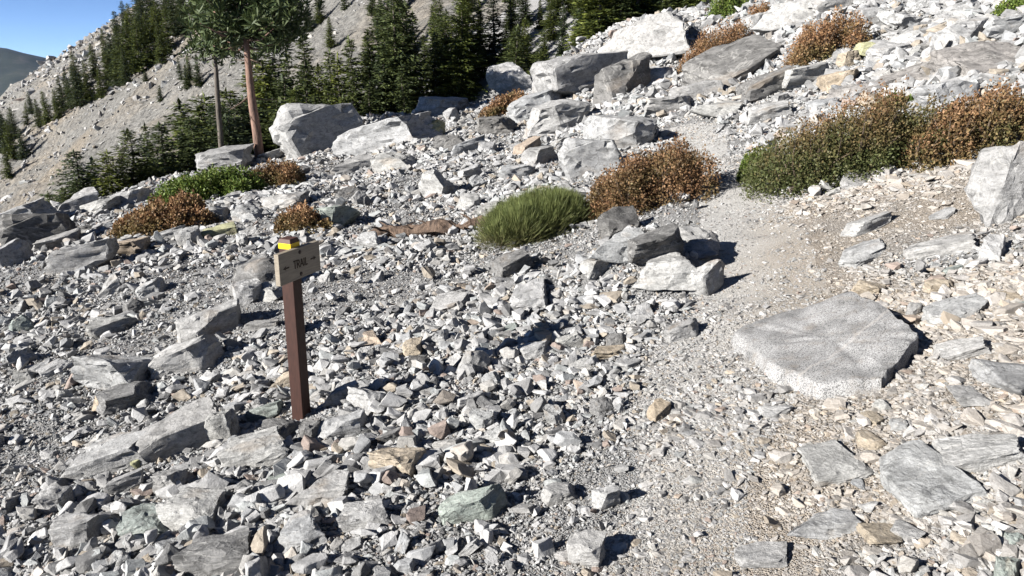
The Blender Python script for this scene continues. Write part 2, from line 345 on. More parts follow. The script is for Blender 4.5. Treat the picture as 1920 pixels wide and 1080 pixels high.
# ------------------------------------------------------------------ object helpers
def mesh_np(name, verts, faces, mat=None, smooth=False):
    me = bpy.data.meshes.new(name); me.from_pydata([tuple(v) for v in verts], [], [tuple(f) for f in faces]); me.update()
    if mat: me.materials.append(mat)
    if smooth: me.polygons.foreach_set('use_smooth', [True] * len(me.polygons))
    return me
def mesh_fast(name, verts, faces, mat=None, smooth=False):
    """verts (n,3), faces (m,k) arrays"""
    me = bpy.data.meshes.new(name); verts = np.asarray(verts, np.float32); faces = np.asarray(faces, np.int32)
    k = faces.shape[1]
    me.vertices.add(len(verts)); me.vertices.foreach_set('co', verts.ravel())
    me.loops.add(faces.size); me.loops.foreach_set('vertex_index', faces.ravel())
    me.polygons.add(len(faces)); me.polygons.foreach_set('loop_start', np.arange(0, faces.size, k, dtype=np.int32))
    me.polygons.foreach_set('loop_total', np.full(len(faces), k, np.int32))
    if smooth: me.polygons.foreach_set('use_smooth', np.ones(len(faces), bool))
    me.update(calc_edges=True); me.validate()
    if mat: me.materials.append(mat)
    return me
def fattr(me, name, vals):
    a = me.attributes.new(name, 'FLOAT', 'POINT'); a.data.foreach_set('value', np.asarray(vals, np.float32))
def obj(name, data, parent=None, loc=None, rot=None, scale=None):
    o = bpy.data.objects.new(name, data); COL.objects.link(o)
    if parent is not None: o.parent = parent
    if loc is not None: o.location = [float(v) for v in loc]
    if rot is not None: o.rotation_euler = rot
    if scale is not None: o.scale = [float(v) for v in scale]
    return o
def tag(o, label, cat, group=None):
    o['label'] = label; o['category'] = cat
    if group: o['group'] = group
    return o
def struct(o): o['kind'] = 'structure'; return o

def tube(path, radii, seg=8, wob=0.0, seed=0, cap=True):
    """tapered tube along a path -> verts, faces (tris/quads list)"""
    path = [Vector(p) for p in path]; vs_, fs = [], []
    up = Vector((0, 0, 1)); r_ = random.Random(seed); n = len(path)
    ref = None
    for i, p in enumerate(path):
        t = (path[min(i + 1, n - 1)] - path[max(i - 1, 0)]).normalized()
        if ref is None: ref = t.orthogonal().normalized()
        ref = (ref - t * ref.dot(t)).normalized(); bn = t.cross(ref)
        for k in range(seg):
            a = 2 * math.pi * k / seg; rr = radii[i] * (1 + wob * (r_.random() - .5))
            vs_.append(p + (ref * math.cos(a) + bn * math.sin(a)) * rr)
    for i in range(n - 1):
        for k in range(seg):
            fs.append((i * seg + k, i * seg + (k + 1) % seg, (i + 1) * seg + (k + 1) % seg, (i + 1) * seg + k))
    if cap:
        fs.append(tuple(range(seg))[::-1]); fs.append(tuple((n - 1) * seg + k for k in range(seg)))
    return vs_, fs
def merge(parts):
    V, Fc = [], []
    for v, f in parts:
        o = len(V); V += list(v); Fc += [tuple(i + o for i in q) for q in f]
    return V, Fc

# ------------------------------------------------------------------ ground sheets (one grid, split by what lies there)
NR, NA = 430, 430
R = np.geomspace(0.35, 520, NR); A = np.radians(np.linspace(-82, 82, NA))
gx = np.outer(R, np.sin(A)); gy = np.outer(R, np.cos(A)) - 1.5
gz = H(gx.ravel(), gy.ravel()).reshape(gx.shape)
GV = np.stack([gx, gy, gz], -1).reshape(-1, 3)
ii, jj = np.meshgrid(np.arange(NR - 1), np.arange(NA - 1), indexing='ij')
q = (ii * NA + jj).ravel()
GF = np.stack([q, q + 1, q + NA + 1, q + NA], -1)[:, ::-1]
fc = GV[GF].mean(1)
f_trail = (trail_dist(fc[:, 0], fc[:, 1]) < trail_half(fc[:, 0], fc[:, 1])) & (fc[:, 1] < TRAIL[-1, 1])
f_far = np.repeat(R[:-1] > 58, NA - 1)
earth = tan_mask(GV[:, 0], GV[:, 1])
def sub_sheet(name, mask, mat, smooth=True):
    f = GF[mask]; u, inv = np.unique(f, return_inverse=True)
    me = mesh_fast(name, GV[u], inv.reshape(f.shape), mat, smooth); fattr(me, 'earth', earth[u])
    return struct(obj(name, me))
sub_sheet('scree_slope', ~f_trail & ~f_far, M['ground'])
sub_sheet('trail', f_trail & ~f_far, M['trail'])
sub_sheet('far_hillside', f_far, M['hill'])
# distant mountain range and the valley in front of it
mx_, my_ = np.meshgrid(np.linspace(-9000, 9000, 220), np.linspace(1500, 9000, 90))
rid = np.exp(-((my_ - 4300 - 700 * fbm(mx_ / 3000, my_ * 0, 2)) / 1300) ** 2)
mz = -620 + rid * (572 + 260 * fbm(mx_ / 1500, my_ / 1500, 5, 2.0)) + 80 * fbm(mx_ / 500, my_ / 500, 4)
mv = np.stack([mx_, my_, mz], -1).reshape(-1, 3)
ii, jj = np.meshgrid(np.arange(89), np.arange(219), indexing='ij'); q = (ii * 220 + jj).ravel()
struct(obj('distant_mountain', mesh_fast('distant_mountain', mv, np.stack([q, q + 1, q + 221, q + 220], -1), M['mountain'], True)))
vv = np.array([(-12000, -3000, -640), (12000, -3000, -640), (12000, 12000, -640), (-12000, 12000, -640)])
struct(obj('valley_floor', mesh_fast('valley_floor', vv, [(0, 1, 2, 3)], M['mountain'])))

# ------------------------------------------------------------------ rocks
def polytope(r, dims, cuts, jitter=.18, cut=(.55, .9)):
    """convex angular stone bounded by planes, as bmesh inside the unit box"""
    pl = []
    for ax in range(3):
        for s in (-1, 1):
            n = np.zeros(3); n[ax] = s; n += r.normal(0, jitter, 3); n /= np.linalg.norm(n); pl.append(n / r.uniform(.8, 1.05))
    for _ in range(cuts):
        n = r.normal(0, 1, 3); n /= np.linalg.norm(n); pl.append(n / (r.uniform(*cut) * (np.abs(n).sum()) ** .75))
    bm = bmesh.new()
    for p in pl: bm.verts.new(p)
    res = bmesh.ops.convex_hull(bm, input=bm.verts)
    pts = []
    bm.faces.ensure_lookup_table()
    for f in bm.faces:
        a = np.array([v.co[:] for v in f.verts[:3]])
        try: pts.append(np.linalg.solve(a, np.ones(3)))
        except np.linalg.LinAlgError: pass
    bm.free()
    pts = np.array(pts); pts = pts[(np.abs(pts) < 2.2).all(1)]
    pts = (pts - (pts.max(0) + pts.min(0)) / 2) / (pts.max(0) - pts.min(0)) * np.array(dims)
    bm = bmesh.new()
    for p in pts: bm.verts.new(p)
    bmesh.ops.remove_doubles(bm, verts=bm.verts, dist=.02)
    o = bmesh.ops.convex_hull(bm, input=bm.verts)
    junk = [g for g in o['geom_interior'] if isinstance(g, bmesh.types.BMVert)]
    if junk: bmesh.ops.delete(bm, geom=junk, context='VERTS')
    bmesh.ops.recalc_face_normals(bm, faces=bm.faces)
    return bm
def small_stone(seed, dims):
    r = np.random.default_rng(seed); bm = polytope(r, dims, 7, .38, (.42, .85))
    bmesh.ops.dissolve_limit(bm, angle_limit=.05, verts=bm.verts, edges=bm.edges)
    bmesh.ops.bevel(bm, geom=list(bm.edges), offset=.035, segments=1, profile=.5, affect='EDGES', clamp_overlap=True)
    bmesh.ops.triangulate(bm, faces=bm.faces)
    e = [x for x in bm.edges if x.calc_length() > .3]
    bmesh.ops.subdivide_edges(bm, edges=e, cuts=1); bmesh.ops.triangulate(bm, faces=bm.faces)
    o = Vector(r.uniform(-40, 40, 3))
    for v in bm.verts: v.co += Vector((mnoise.noise(v.co * 4 + o), mnoise.noise(v.co * 4 - o), mnoise.noise(v.co * 4 + o * 2))) * .045
    me = bpy.data.meshes.new('stone'); bm.to_mesh(me); bm.free(); me.materials.append(M['scree']); return me
def big_rock(seed, dims, edge=.11, cuts=7, rough=1.0, jitter=.18):
    r = np.random.default_rng(seed); bm = polytope(r, (1, 1, 1), cuts, jitter)
    bmesh.ops.dissolve_limit(bm, angle_limit=.06, verts=bm.verts, edges=bm.edges)
    bmesh.ops.bevel(bm, geom=list(bm.edges), offset=.022, segments=1, profile=.5, affect='EDGES', clamp_overlap=True)
    bmesh.ops.triangulate(bm, faces=bm.faces)
    for _ in range(5):
        e = [x for x in bm.edges if x.calc_length() > edge]
        if not e: break
        bmesh.ops.subdivide_edges(bm, edges=e, cuts=1, use_grid_fill=False); bmesh.ops.triangulate(bm, faces=[f for f in bm.faces if len(f.verts) > 3])
    bm.normal_update(); o = Vector(r.uniform(-50, 50, 3)); tilt = Vector(r.normal(0, .35, 3)) + Vector((0, 0, 1)); tilt.normalize()
    D = Vector(dims)
    new = []
    for v in bm.verts:
        p = v.co * 2.0 + o
        d = .075 * mnoise.fractal(p * .9, 1.0, 2.0, 4) + .03 * mnoise.fractal(p * 3.5, .9, 2.0, 3)
        s = (v.co.dot(tilt) * 7 + 1.4 * mnoise.noise(p * .7))          # foliation ledges
        d += .022 * (abs((s % 1.0) - .5) * 2 - .5)
        c1 = mnoise.noise(p * 1.3 + Vector((9, 2, 4)))
        if abs(c1) < .05: d -= .04 * (1 - abs(c1) / .05)             # a crack
        new.append(v.co + v.normal * d * rough * .9)
    for v, c in zip(bm.verts, new): v.co = Vector((c.x * D.x, c.y * D.y, c.z * D.z))
    me = bpy.data.meshes.new('rock'); bm.to_mesh(me); bm.free()
    me.polygons.foreach_set('use_smooth', [True] * len(me.polygons)); me.set_sharp_from_angle(angle=math.radians(24))
    return me

KIND = {'block': (1, .85, .8), 'slab': (1, .75, .38), 'point': (.75, .7, 1.0), 'round': (1, .9, .75)}
ROCKV = {}
sd = 100
for kd in KIND:
    ROCKV[kd] = []
    for _ in range(6):
        sd += 1
        ROCKV[kd].append(big_rock(sd, (1, 1, 1), edge=.13, cuts={'block': 5, 'slab': 5, 'point': 9, 'round': 14}[kd], jitter=.22 if kd != 'slab' else .12))
_cache = {}
def rock_mesh(kd, i, mat):
    k = (kd, i, mat)
    if k not in _cache:
        me = ROCKV[kd][i].copy(); me.materials.clear(); me.materials.append(M[mat]); me.name = kd + '_rock'; _cache[k] = me
    return _cache[k]
COUNT = {'rock': 0}; HERO_XY = []
def put_rock(name, kd, mat, pos, sx, sy, sz, yaw, tilt, label, group=None, var=None, cat='rock', sink=.28):
    i = random.randrange(6) if var is None else var
    o = obj(name, rock_mesh(kd, i, mat), loc=(pos[0], pos[1], pos[2] + sz * (.5 - sink)), rot=Euler((tilt[0], tilt[1], yaw)), scale=(sx, sy, sz))
    tag(o, label, cat, group); COUNT['rock'] += 1; HERO_XY.append((pos[0], pos[1], max(sx, sy) / 2))
    return o

# rocks read from the photograph: px centre, py of the ground line, width px, height px, kind, material, label
HERO = [
 (603, 300, 160, 92, 'round', 'grey', 'large pale boulder with a dark shaded side right of the tall orange pine trunk', 'boulder'),
 (425, 330, 98, 44, 'round', 'grey', 'smooth grey hump of a boulder in front of the tall pine', 'boulder'),
 (505, 303, 60, 22, 'block', 'white', 'small pale rock right at the foot of the tall pine trunk', 'rock'),
 (735, 300, 165, 78, 'slab', 'grey', 'long sloping grey boulder slab on the crest right of the dark sided boulder', 'boulder'),
 (690, 290, 70, 50, 'block', 'grey', 'grey block lying under the left end of the long sloping slab', 'rock'),
 (825, 222, 100, 40, 'round', 'grey', 'flat topped grey boulder on the crest below the biggest fir', 'boulder'),
 (958, 198, 84, 78, 'point', 'white', 'upright pale boulder with a dark split behind the small brown bush', 'boulder'),
 (1200, 140, 220, 100, 'block', 'grey', 'massive square grey boulder on the crest under the dark firs', 'boulder'),
 (1080, 195, 180, 90, 'slab', 'grey', 'sloping white slab leaning below the massive square boulder', 'boulder'),
 (1165, 205, 105, 80, 'round', 'dark', 'brownish grey boulder below the white slab on the crest', 'boulder'),
 (1010, 225, 110, 55, 'slab', 'grey', 'grey slab lying below the upright split boulder', 'boulder'),
 (1160, 295, 130, 70, 'round', 'grey', 'rounded grey boulder with a deep shadow behind the rusty brown shrub', 'boulder'),
 (1108, 345, 115, 75, 'round', 'grey', 'rounded grey boulder with a pale top left of the rusty brown shrub', 'boulder'),
 (1475, 78, 125, 75, 'block', 'grey', 'big upright bluish grey boulder above the reddish brown bush', 'boulder'),
 (1415, 85, 50, 60, 'point', 'white', 'white pointed rock standing in the orange creeping bush', 'rock'),
 (1380, 165, 165, 70, 'slab', 'dark', 'dark brown striped slab lying tilted below the orange creeping bush', 'boulder'),
 (1345, 110, 55, 32, 'round', 'white', 'pale rock perched on the end of the dark striped slab', 'rock'),
 (1302, 125, 35, 35, 'block', 'white', 'small pale rock at the lower edge of the orange creeping bush', 'rock'),
 (1590, 135, 45, 38, 'block', 'tan', 'tan orange rock among the white rocks below the reddish brown bush', 'rock'),
 (1622, 120, 40, 40, 'point', 'lichen', 'yellowish rock leaning on the tan orange rock', 'rock'),
 (1655, 130, 70, 45, 'slab', 'white', 'white slab rock right of the tan and yellowish pair', 'rock'),
 (1795, 95, 95, 46, 'round', 'white', 'large white rock with a black hollow under it above the banded outcrop', 'boulder'),
 (1730, 115, 60, 36, 'block', 'white', 'white block left of the banded outcrop top', 'rock'),
 (1635, 55, 60, 40, 'slab', 'white', 'white slab tipped on edge high on the slope above the brown bush', 'rock'),
 (1730, 28, 55, 36, 'block', 'white', 'greenish white flat rock near the top of the slope', 'rock'),
 (1860, 30, 50, 36, 'block', 'white', 'pale cube of rock high above the banded outcrop', 'rock'),
 (1765, 220, 115, 58, 'round', 'grey', 'rounded grey boulder behind the wide mottled shrub', 'boulder'),
 (1440, 235, 80, 40, 'slab', 'white', 'long pale rock lying uphill of the wide mottled shrub', 'rock'),
 (1700, 330, 70, 52, 'block', 'white', 'white block at the foot of the wide mottled shrub', 'rock'),
 (1765, 320, 55, 40, 'block', 'grey', 'bluish grey block beside the white one under the mottled shrub', 'rock'),
 (1890, 450, 150, 185, 'block', 'grey', 'huge pale cracked boulder beside the earthy bank', 'boulder'),
 (1905, 265, 60, 60, 'block', 'white', 'bluish white boulder above the huge cracked boulder', 'boulder'),
 (1895, 745, 120, 110, 'block', 'grey', 'bluish grey boulder with dark flank in the bank right of the speckled slab', 'boulder'),
 (1790, 610, 115, 66, 'round', 'white', 'pale rounded rock half buried in the earthy bank', 'rock'),
 (1620, 490, 120, 40, 'slab', 'white', 'long flat pale slab set in the earthy bank above the speckled slab', 'rock'),
 (1560, 900, 100, 88, 'slab', 'white', 'pale flat slab standing proud in the earth below the speckled slab', 'rock'),
 (1612, 925, 28, 62, 'point', 'grey', 'thin splinter of rock beside the pale flat slab', 'rock'),
 (1630, 845, 55, 48, 'block', 'tan', 'tan grey block touching the corner of the pale flat slab', 'rock'),
 (1725, 950, 125, 140, 'slab', 'white', 'large bluish white slab sunk in the earth of the bank', 'rock'),
 (1830, 890, 150, 90, 'slab', 'white', 'white streaked slab above the large bluish slab', 'rock'),
 (1545, 1015, 115, 82, 'block', 'grey', 'grey angular rock below the thin splinter', 'rock'),
 (1650, 1025, 66, 70, 'block', 'tan', 'tan block between the grey angular rock and the bluish slab', 'rock'),
 (1700, 1015, 55, 55, 'block', 'grey', 'grey block wedged beside the tan block', 'rock'),
 (1430, 1065, 95, 50, 'round', 'grey', 'grey domed rock at the edge of the trail', 'rock'),
 (1450, 790, 62, 45, 'block', 'white', 'pale rock just below the speckled slab on the trail side', 'rock'),
 (1815, 760, 60, 55, 'block', 'grey', 'greyish block below the half buried pale rock', 'rock'),
 (890, 985, 125, 78, 'slab', 'green', 'broad flat topped greenish grey rock with a black shadow', 'rock'),
 (748, 905, 92, 80, 'block', 'tan', 'tan fronted square rock with a dark side face', 'rock'),
 (818, 888, 46, 54, 'block', 'white', 'white faced square rock next to the tan fronted one', 'rock'),
 (840, 848, 62, 28, 'slab', 'grey', 'dark grey flat rock lying on top of smaller stones behind the white faced rock', 'rock'),
 (903, 815, 48, 52, 'point', 'white', 'small white pyramid shaped rock casting a round shadow', 'rock'),
 (1130, 785, 36, 42, 'point', 'dark', 'small dark upright stone beside the trail', 'rock'),
 (1235, 790, 50, 36, 'block', 'tan', 'pale tan rock at the left edge of the trail', 'rock'),
 (1138, 968, 50, 70, 'point', 'white', 'tall pale fang shaped rock beside the trail', 'rock'),
 (1050, 950, 70, 50, 'block', 'grey', 'grey block between the flat greenish rock and the fang shaped rock', 'rock'),
 (1100, 1065, 70, 55, 'round', 'grey', 'domed grey rock below the fang shaped rock', 'rock'),
 (992, 590, 62, 84, 'slab', 'white', 'upright pale stone where the shadow of the signpost ends', 'rock'),
 (960, 520, 75, 40, 'slab', 'dark', 'dark slab tilted up behind the upright pale stone', 'rock'),
 (1160, 500, 95, 70, 'block', 'white', 'white angular rock in the heap left of the trail', 'rock'),
 (1222, 492, 100, 66, 'block', 'dark', 'dark ribbed rock on top of the heap left of the trail', 'rock'),
 (1115, 525, 60, 45, 'block', 'white', 'pale block at the lower edge of the heap left of the trail', 'rock'),
 (1245, 550, 125, 72, 'block', 'white', 'pale slab on the trail edge of the rock heap', 'rock'),
 (1318, 572, 74, 88, 'block', 'white', 'pointed pale rock throwing a black shadow onto the trail', 'rock'),
 (1300, 492, 90, 66, 'block', 'grey', 'grey slab throwing the upper black shadow onto the trail', 'rock'),
 (1280, 640, 70, 40, 'slab', 'grey', 'grey striped slab tilted beside the trail above the pale tan rock', 'rock'),
 (1140, 675, 56, 30, 'block', 'tan', 'cream coloured brick shaped rock on the gravel', 'rock'),
 (1000, 675, 60, 30, 'slab', 'white', 'whitish flat rock on the gravel between sign shadow and trail', 'rock'),
 (775, 675, 36, 32, 'round', 'tan', 'pinkish rounded stone beside the signpost shadow', 'rock'),
 (200, 640, 90, 52, 'block', 'white', 'white topped oblong rock with a black side on fine gravel', 'rock'),
 (395, 640, 108, 62, 'round', 'grey', 'lump of grey rock with a dark hollow side left of the signpost', 'rock'),
 (355, 705, 128, 66, 'slab', 'grey', 'wide pale rock with a ribbed dark face left of the signpost', 'rock'),
 (222, 740, 122, 88, 'block', 'white', 'large white block with broken top on fine gravel', 'rock'),
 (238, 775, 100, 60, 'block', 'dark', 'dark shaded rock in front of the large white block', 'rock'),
 (190, 780, 34, 46, 'block', 'tan', 'small pinkish tan rock against the dark shaded rock', 'rock'),
 (345, 860, 140, 88, 'slab', 'grey', 'long grey slab with a dark end pointing up the slope', 'rock'),
 (215, 890, 150, 60, 'slab', 'grey', 'thin pale slab lying along the lower edge of the fine gravel', 'rock'),
 (420, 850, 62, 88, 'point', 'white', 'pale greenish white wedge standing between dark gaps near the signpost', 'rock'),
 (490, 880, 115, 62, 'slab', 'white', 'bluish white slab in front of the signpost foot', 'rock'),
 (525, 830, 75, 48, 'block', 'dark', 'dark block with a pale edge at the foot of the signpost', 'rock'),
 (500, 790, 80, 36, 'slab', 'green', 'greenish striped slab just left of the signpost foot', 'rock'),
 (585, 850, 40, 72, 'point', 'dark', 'dark upright wedge right in front of the signpost foot', 'rock'),
 (640, 830, 90, 55, 'round', 'grey', 'rounded grey rock right of the signpost foot', 'rock'),
 (640, 770, 60, 60, 'block', 'white', 'white rock stack right behind the signpost foot', 'rock'),
 (375, 1000, 115, 84, 'slab', 'white', 'broad bluish white rock above a black gap low on the scree', 'rock'),
 (325, 935, 75, 62, 'block', 'grey', 'smooth grey block with an olive stain low on the scree', 'rock'),
 (235, 925, 80, 40, 'slab', 'grey', 'grey slab lying left of the olive stained block', 'rock'),
 (265, 885, 50, 42, 'block', 'lichen', 'yellow green lichen spotted rock low on the scree', 'rock'),
 (280, 1010, 90, 62, 'block', 'green', 'greenish grey rock left of the broad bluish white rock', 'rock'),
 (100, 965, 70, 50, 'round', 'grey', 'rounded grey rock in the lower scree with a black gap beside it', 'rock'),
 (420, 1075, 140, 60, 'slab', 'dark', 'dark grey broad slab with pale edge low on the scree', 'rock'),
 (530, 920, 75, 26, 'slab', 'green', 'narrow turquoise grey slab tilted on the scree', 'rock'),
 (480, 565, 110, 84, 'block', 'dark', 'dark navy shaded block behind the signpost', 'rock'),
 (465, 580, 52, 58, 'point', 'white', 'bright white triangular rock in front of the dark block behind the sign', 'rock'),
 (510, 575, 48, 48, 'block', 'white', 'white rock touching the signpost from behind', 'rock'),
 (285, 555, 52, 30, 'slab', 'white', 'white flat rock with dark end on the fine gravel', 'rock'),
 (250, 488, 56, 46, 'block', 'tan', 'pale tan angular rock below the left brown shrub', 'rock'),
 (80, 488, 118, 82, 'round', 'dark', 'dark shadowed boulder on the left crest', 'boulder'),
 (165, 515, 130, 60, 'slab', 'grey', 'long grey slab running downhill beside the dark shadowed boulder', 'boulder'),
 (15, 520, 70, 70, 'block', 'grey', 'grey boulder below the dark shadowed boulder', 'boulder'),
 (40, 435, 110, 45, 'slab', 'grey', 'pale grey slab on the left crest behind the dark boulder', 'boulder'),
 (150, 412, 66, 56, 'block', 'white', 'bluish white upright boulder on the left crest', 'boulder'),
 (197, 405, 56, 30, 'slab', 'white', 'pale flat boulder right of the bluish upright one', 'boulder'),
 (245, 395, 70, 34, 'slab', 'white', 'long pale boulder touching the left brown shrub', 'boulder'),
 (395, 430, 58, 46, 'point', 'white', 'pointed white rock right of the left brown shrub', 'rock'),
 (412, 448, 60, 22, 'slab', 'lichen', 'pale yellow lichen covered rock below the pointed white rock', 'rock'),
 (468, 425, 55, 40, 'block', 'white', 'white angular rock left of the small brown bush behind the sign', 'rock'),
 (432, 385, 40, 26, 'block', 'white', 'white rock below the bright green mat', 'rock'),
 (545, 400, 80, 36, 'slab', 'grey', 'grey slab on the crest below the tall pine', 'rock'),
 (620, 440, 90, 50, 'slab', 'green', 'greenish grey slab right of the small brown bush behind the sign', 'rock'),
 (320, 455, 70, 26, 'slab', 'white', 'pale flat rock along the foot of the left brown shrub', 'rock'),
 (355, 470, 46, 46, 'point', 'grey', 'grey splinter leaning beside the lichen covered rock', 'rock'),
 (882, 402, 42, 40, 'point', 'white', 'white pointed rock above the fallen dead branch', 'rock'),
 (912, 408, 40, 30, 'block', 'white', 'white block between the pointed rock and the green brush', 'rock'),
 (880, 340, 40, 30, 'block', 'white', 'white blocky rock on the slope above the fallen branch', 'rock'),
 (1010, 318, 70, 46, 'block', 'grey', 'grey and white block on the slope above the green brush', 'rock'),
 (985, 300, 56, 40, 'slab', 'tan', 'tan flat rock beside the grey and white block', 'rock'),
 (790, 285, 85, 55, 'block', 'lichen', 'grey boulder with yellow green lichen on the upper scree', 'boulder'),
 (845, 295, 60, 45, 'block', 'dark', 'brown grey boulder beside the lichen boulder', 'boulder'),
 (1040, 262, 125, 62, 'round', 'grey', 'broad grey boulder in the ridge below the sloping white slab', 'boulder'),
 (1250, 225, 80, 48, 'block', 'grey', 'grey block uphill of the deep shadowed boulder', 'rock'),
 (930, 262, 80, 46, 'block', 'dark', 'brownish block in the ridge left of the broad grey boulder', 'rock'),
 (1225, 178, 85, 52, 'block', 'white', 'pale block under the lower edge of the massive square boulder', 'rock'),
 (1300, 205, 90, 48, 'slab', 'grey', 'grey slab downhill of the dark striped slab', 'rock'),
 (1440, 190, 110, 52, 'slab', 'dark', 'second dark slab just below the striped slab', 'rock'),
 (1345, 228, 80, 42, 'block', 'white', 'pale block above the gap between the two shrubs', 'rock'),
 (1505, 172, 85, 52, 'block', 'white', 'white cracked block directly below the reddish brown bush', 'rock'),
 (1570, 178, 70, 42, 'slab', 'tan', 'cream slab between the reddish brown bush and the outcrop toe', 'rock'),
 (1690, 108, 78, 46, 'block', 'white', 'white angular block uphill of the outcrop ledge', 'rock'),
 (1555, 38, 90, 50, 'slab', 'grey', 'wide grey slab above the reddish brown bush', 'rock'),
 (1640, 18, 75, 38, 'block', 'white', 'white block at the very top of the slope', 'rock'),
 (1800, 45, 80, 42, 'slab', 'white', 'tilted white plate above the rock with the black hollow', 'rock'),
 (1885, 78, 75, 42, 'block', 'grey', 'grey block resting on the upper end of the banded outcrop', 'rock'),
 (1700, 62, 60, 36, 'point', 'white', 'white wedge uphill of the white angular block', 'rock'),
 (875, 300, 75, 42, 'slab', 'grey', 'grey slab lying among stones right of the brown grey boulder', 'rock'),
 (960, 345, 70, 40, 'block', 'grey', 'grey block on the slope above the bright green brush', 'rock'),
 (740, 330, 75, 45, 'block', 'white', 'pale block below the long sloping slab', 'rock'),
 (660, 340, 80, 48, 'block', 'grey', 'grey block below the dark sided crest boulder', 'rock'),
 (110, 480, 75, 46, 'block', 'grey', 'grey block between the dark shadowed boulder and the long slab', 'rock'),
 (700, 480, 55, 46, 'point', 'white', 'white fin of rock at the broken end of the fallen branch', 'rock'),
 (1620, 440, 90, 34, 'slab', 'white', 'thin pale slab high in the earthy bank', 'rock'),
 (1760, 480, 110, 40, 'slab', 'grey', 'grey plate in the bank left of the huge cracked boulder', 'rock'),
 (1800, 680, 90, 50, 'slab', 'grey', 'grey plate beneath the half buried pale rock', 'rock'),
 (600, 960, 110, 70, 'block', 'grey', 'grey block in the coarse scree downhill of the signpost', 'rock'),
 (690, 1000, 90, 60, 'slab', 'white', 'white plate in the coarse scree below the tan fronted rock', 'rock'),
 (150, 1030, 110, 60, 'slab', 'grey', 'grey plate at the lower edge of the coarse scree', 'rock'),
 (560, 1040, 110, 66, 'block', 'grey', 'dull grey block low in the coarse scree', 'rock'),
]
for k, (px, py, w, h, kd, mt, lab, cat) in enumerate(HERO):
    p, t = hit(px, py - .28 * h)
    while t > 36 and py < 330: py += 4; p, t = hit(px, py - .28 * h)
    sx = w * t / F_PX * 1.08
    down = -ray(px, py)[2] / np.linalg.norm(ray(px, py))
    sy = sx * (.8 if kd != 'point' else .75)
    if w < 45: sy = max(sy, sx)
    hz = h * t / F_PX; down = max(down, 0) + .06; bank = px > 1400 and py > 470
    sz = max(.74 * hz - .15 * sy * down, .62 * hz) / .8
    if (kd == 'slab' or bank) and down > .2:
        sz = (.5 if kd == 'slab' else .46) * min(sx, hz * 2); sy = float(np.clip((hz - sz * .55) / down, .55 * sx, 1.5 * sx))
        if bank: sz *= .65
    if kd == 'round' and not bank: sz *= 1.3
    rr = random.Random(k)
    tl = {'slab': (rr.uniform(-.12, .12), -.22 + rr.uniform(-.15, .1)), 'block': (rr.uniform(-.12, .12), rr.uniform(-.2, .08)), 'point': (rr.uniform(-.1, .1), rr.uniform(-.1, .1)), 'round': (0, -.1)}[kd]
    put_rock('boulder' if cat == 'boulder' else 'rock', kd, mt, p, sx, sy, sz, rr.uniform(-.55, .55), tl, lab, var=k % 6, cat=cat, sink=.28 if bank else .20)

# speckled granite slab beside the trail: plan outline read where it meets the ground
OUT = [(1372, 642), (1440, 602), (1590, 584), (1642, 612), (1718, 664), (1682, 702), (1648, 732), (1535, 748), (1440, 706)]
op = np.array([hit(*q_)[0] for q_ in OUT]); gc = op.mean(0)
Ap = np.hstack([op[:, :2] - gc[:2], np.ones((len(op), 1))]); pl3, *_ = np.linalg.lstsq(Ap, op[:, 2], rcond=None)
NS, RG = 120, [(1.04, -.22), (1.04, -.05), (1.015, .03), (1.0, .062), (.985, .066), (.88, .068), (.75, .070), (.6, .072), (.45, .073), (.3, .074), (.15, .074)]
gv, gf = [], []
for (q_, hh) in RG:
    for k in range(NS):
        f = k / NS * len(op); i0 = int(f) % len(op); i1 = (i0 + 1) % len(op); w_ = f - int(f)
        P2 = (op[i0] * (1 - w_) + op[i1] * w_ - gc) * q_
        nz = mnoise.fractal(Vector((P2[0] * 5, P2[1] * 5, 3.0)), 1.0, 2.0, 4)
        rw = 1 + .022 * mnoise.noise(Vector((P2[0] * 13, P2[1] * 13, hh * 9))) + .022 * mnoise.noise(Vector((P2[0] * 37, P2[1] * 37, hh * 14)))
        gv.append((P2[0] * rw, P2[1] * rw, pl3[0] * P2[0] + pl3[1] * P2[1] + hh * (1 + 1.0 * max(0, P2[0]) / .4 * (hh > 0)) + .016 * nz + .008 * mnoise.noise(Vector((P2[0] * 22, P2[1] * 22, 1.0)))))
for i in range(len(RG) - 1):
    for k in range(NS): gf.append((i * NS + k, i * NS + (k + 1) % NS, (i + 1) * NS + (k + 1) % NS, (i + 1) * NS + k))
gv.append((0, 0, .074)); gf += [((len(RG) - 1) * NS + k, (len(RG) - 1) * NS + (k + 1) % NS, len(gv) - 1) for k in range(NS)]
gm = mesh_np('boulder', gv, gf, M['granite'], True); bm = bmesh.new(); bm.from_mesh(gm); bmesh.ops.recalc_face_normals(bm, faces=bm.faces); bm.to_mesh(gm); bm.free(); gm.set_sharp_from_angle(angle=math.radians(40))
o = obj('boulder', gm, loc=(gc[0], gc[1], pl3[2]))
tag(o, 'broad flat speckled granite boulder sunk into the edge of the trail', 'boulder'); HERO_XY.append((gc[0], gc[1], .45)); COUNT['rock'] += 1

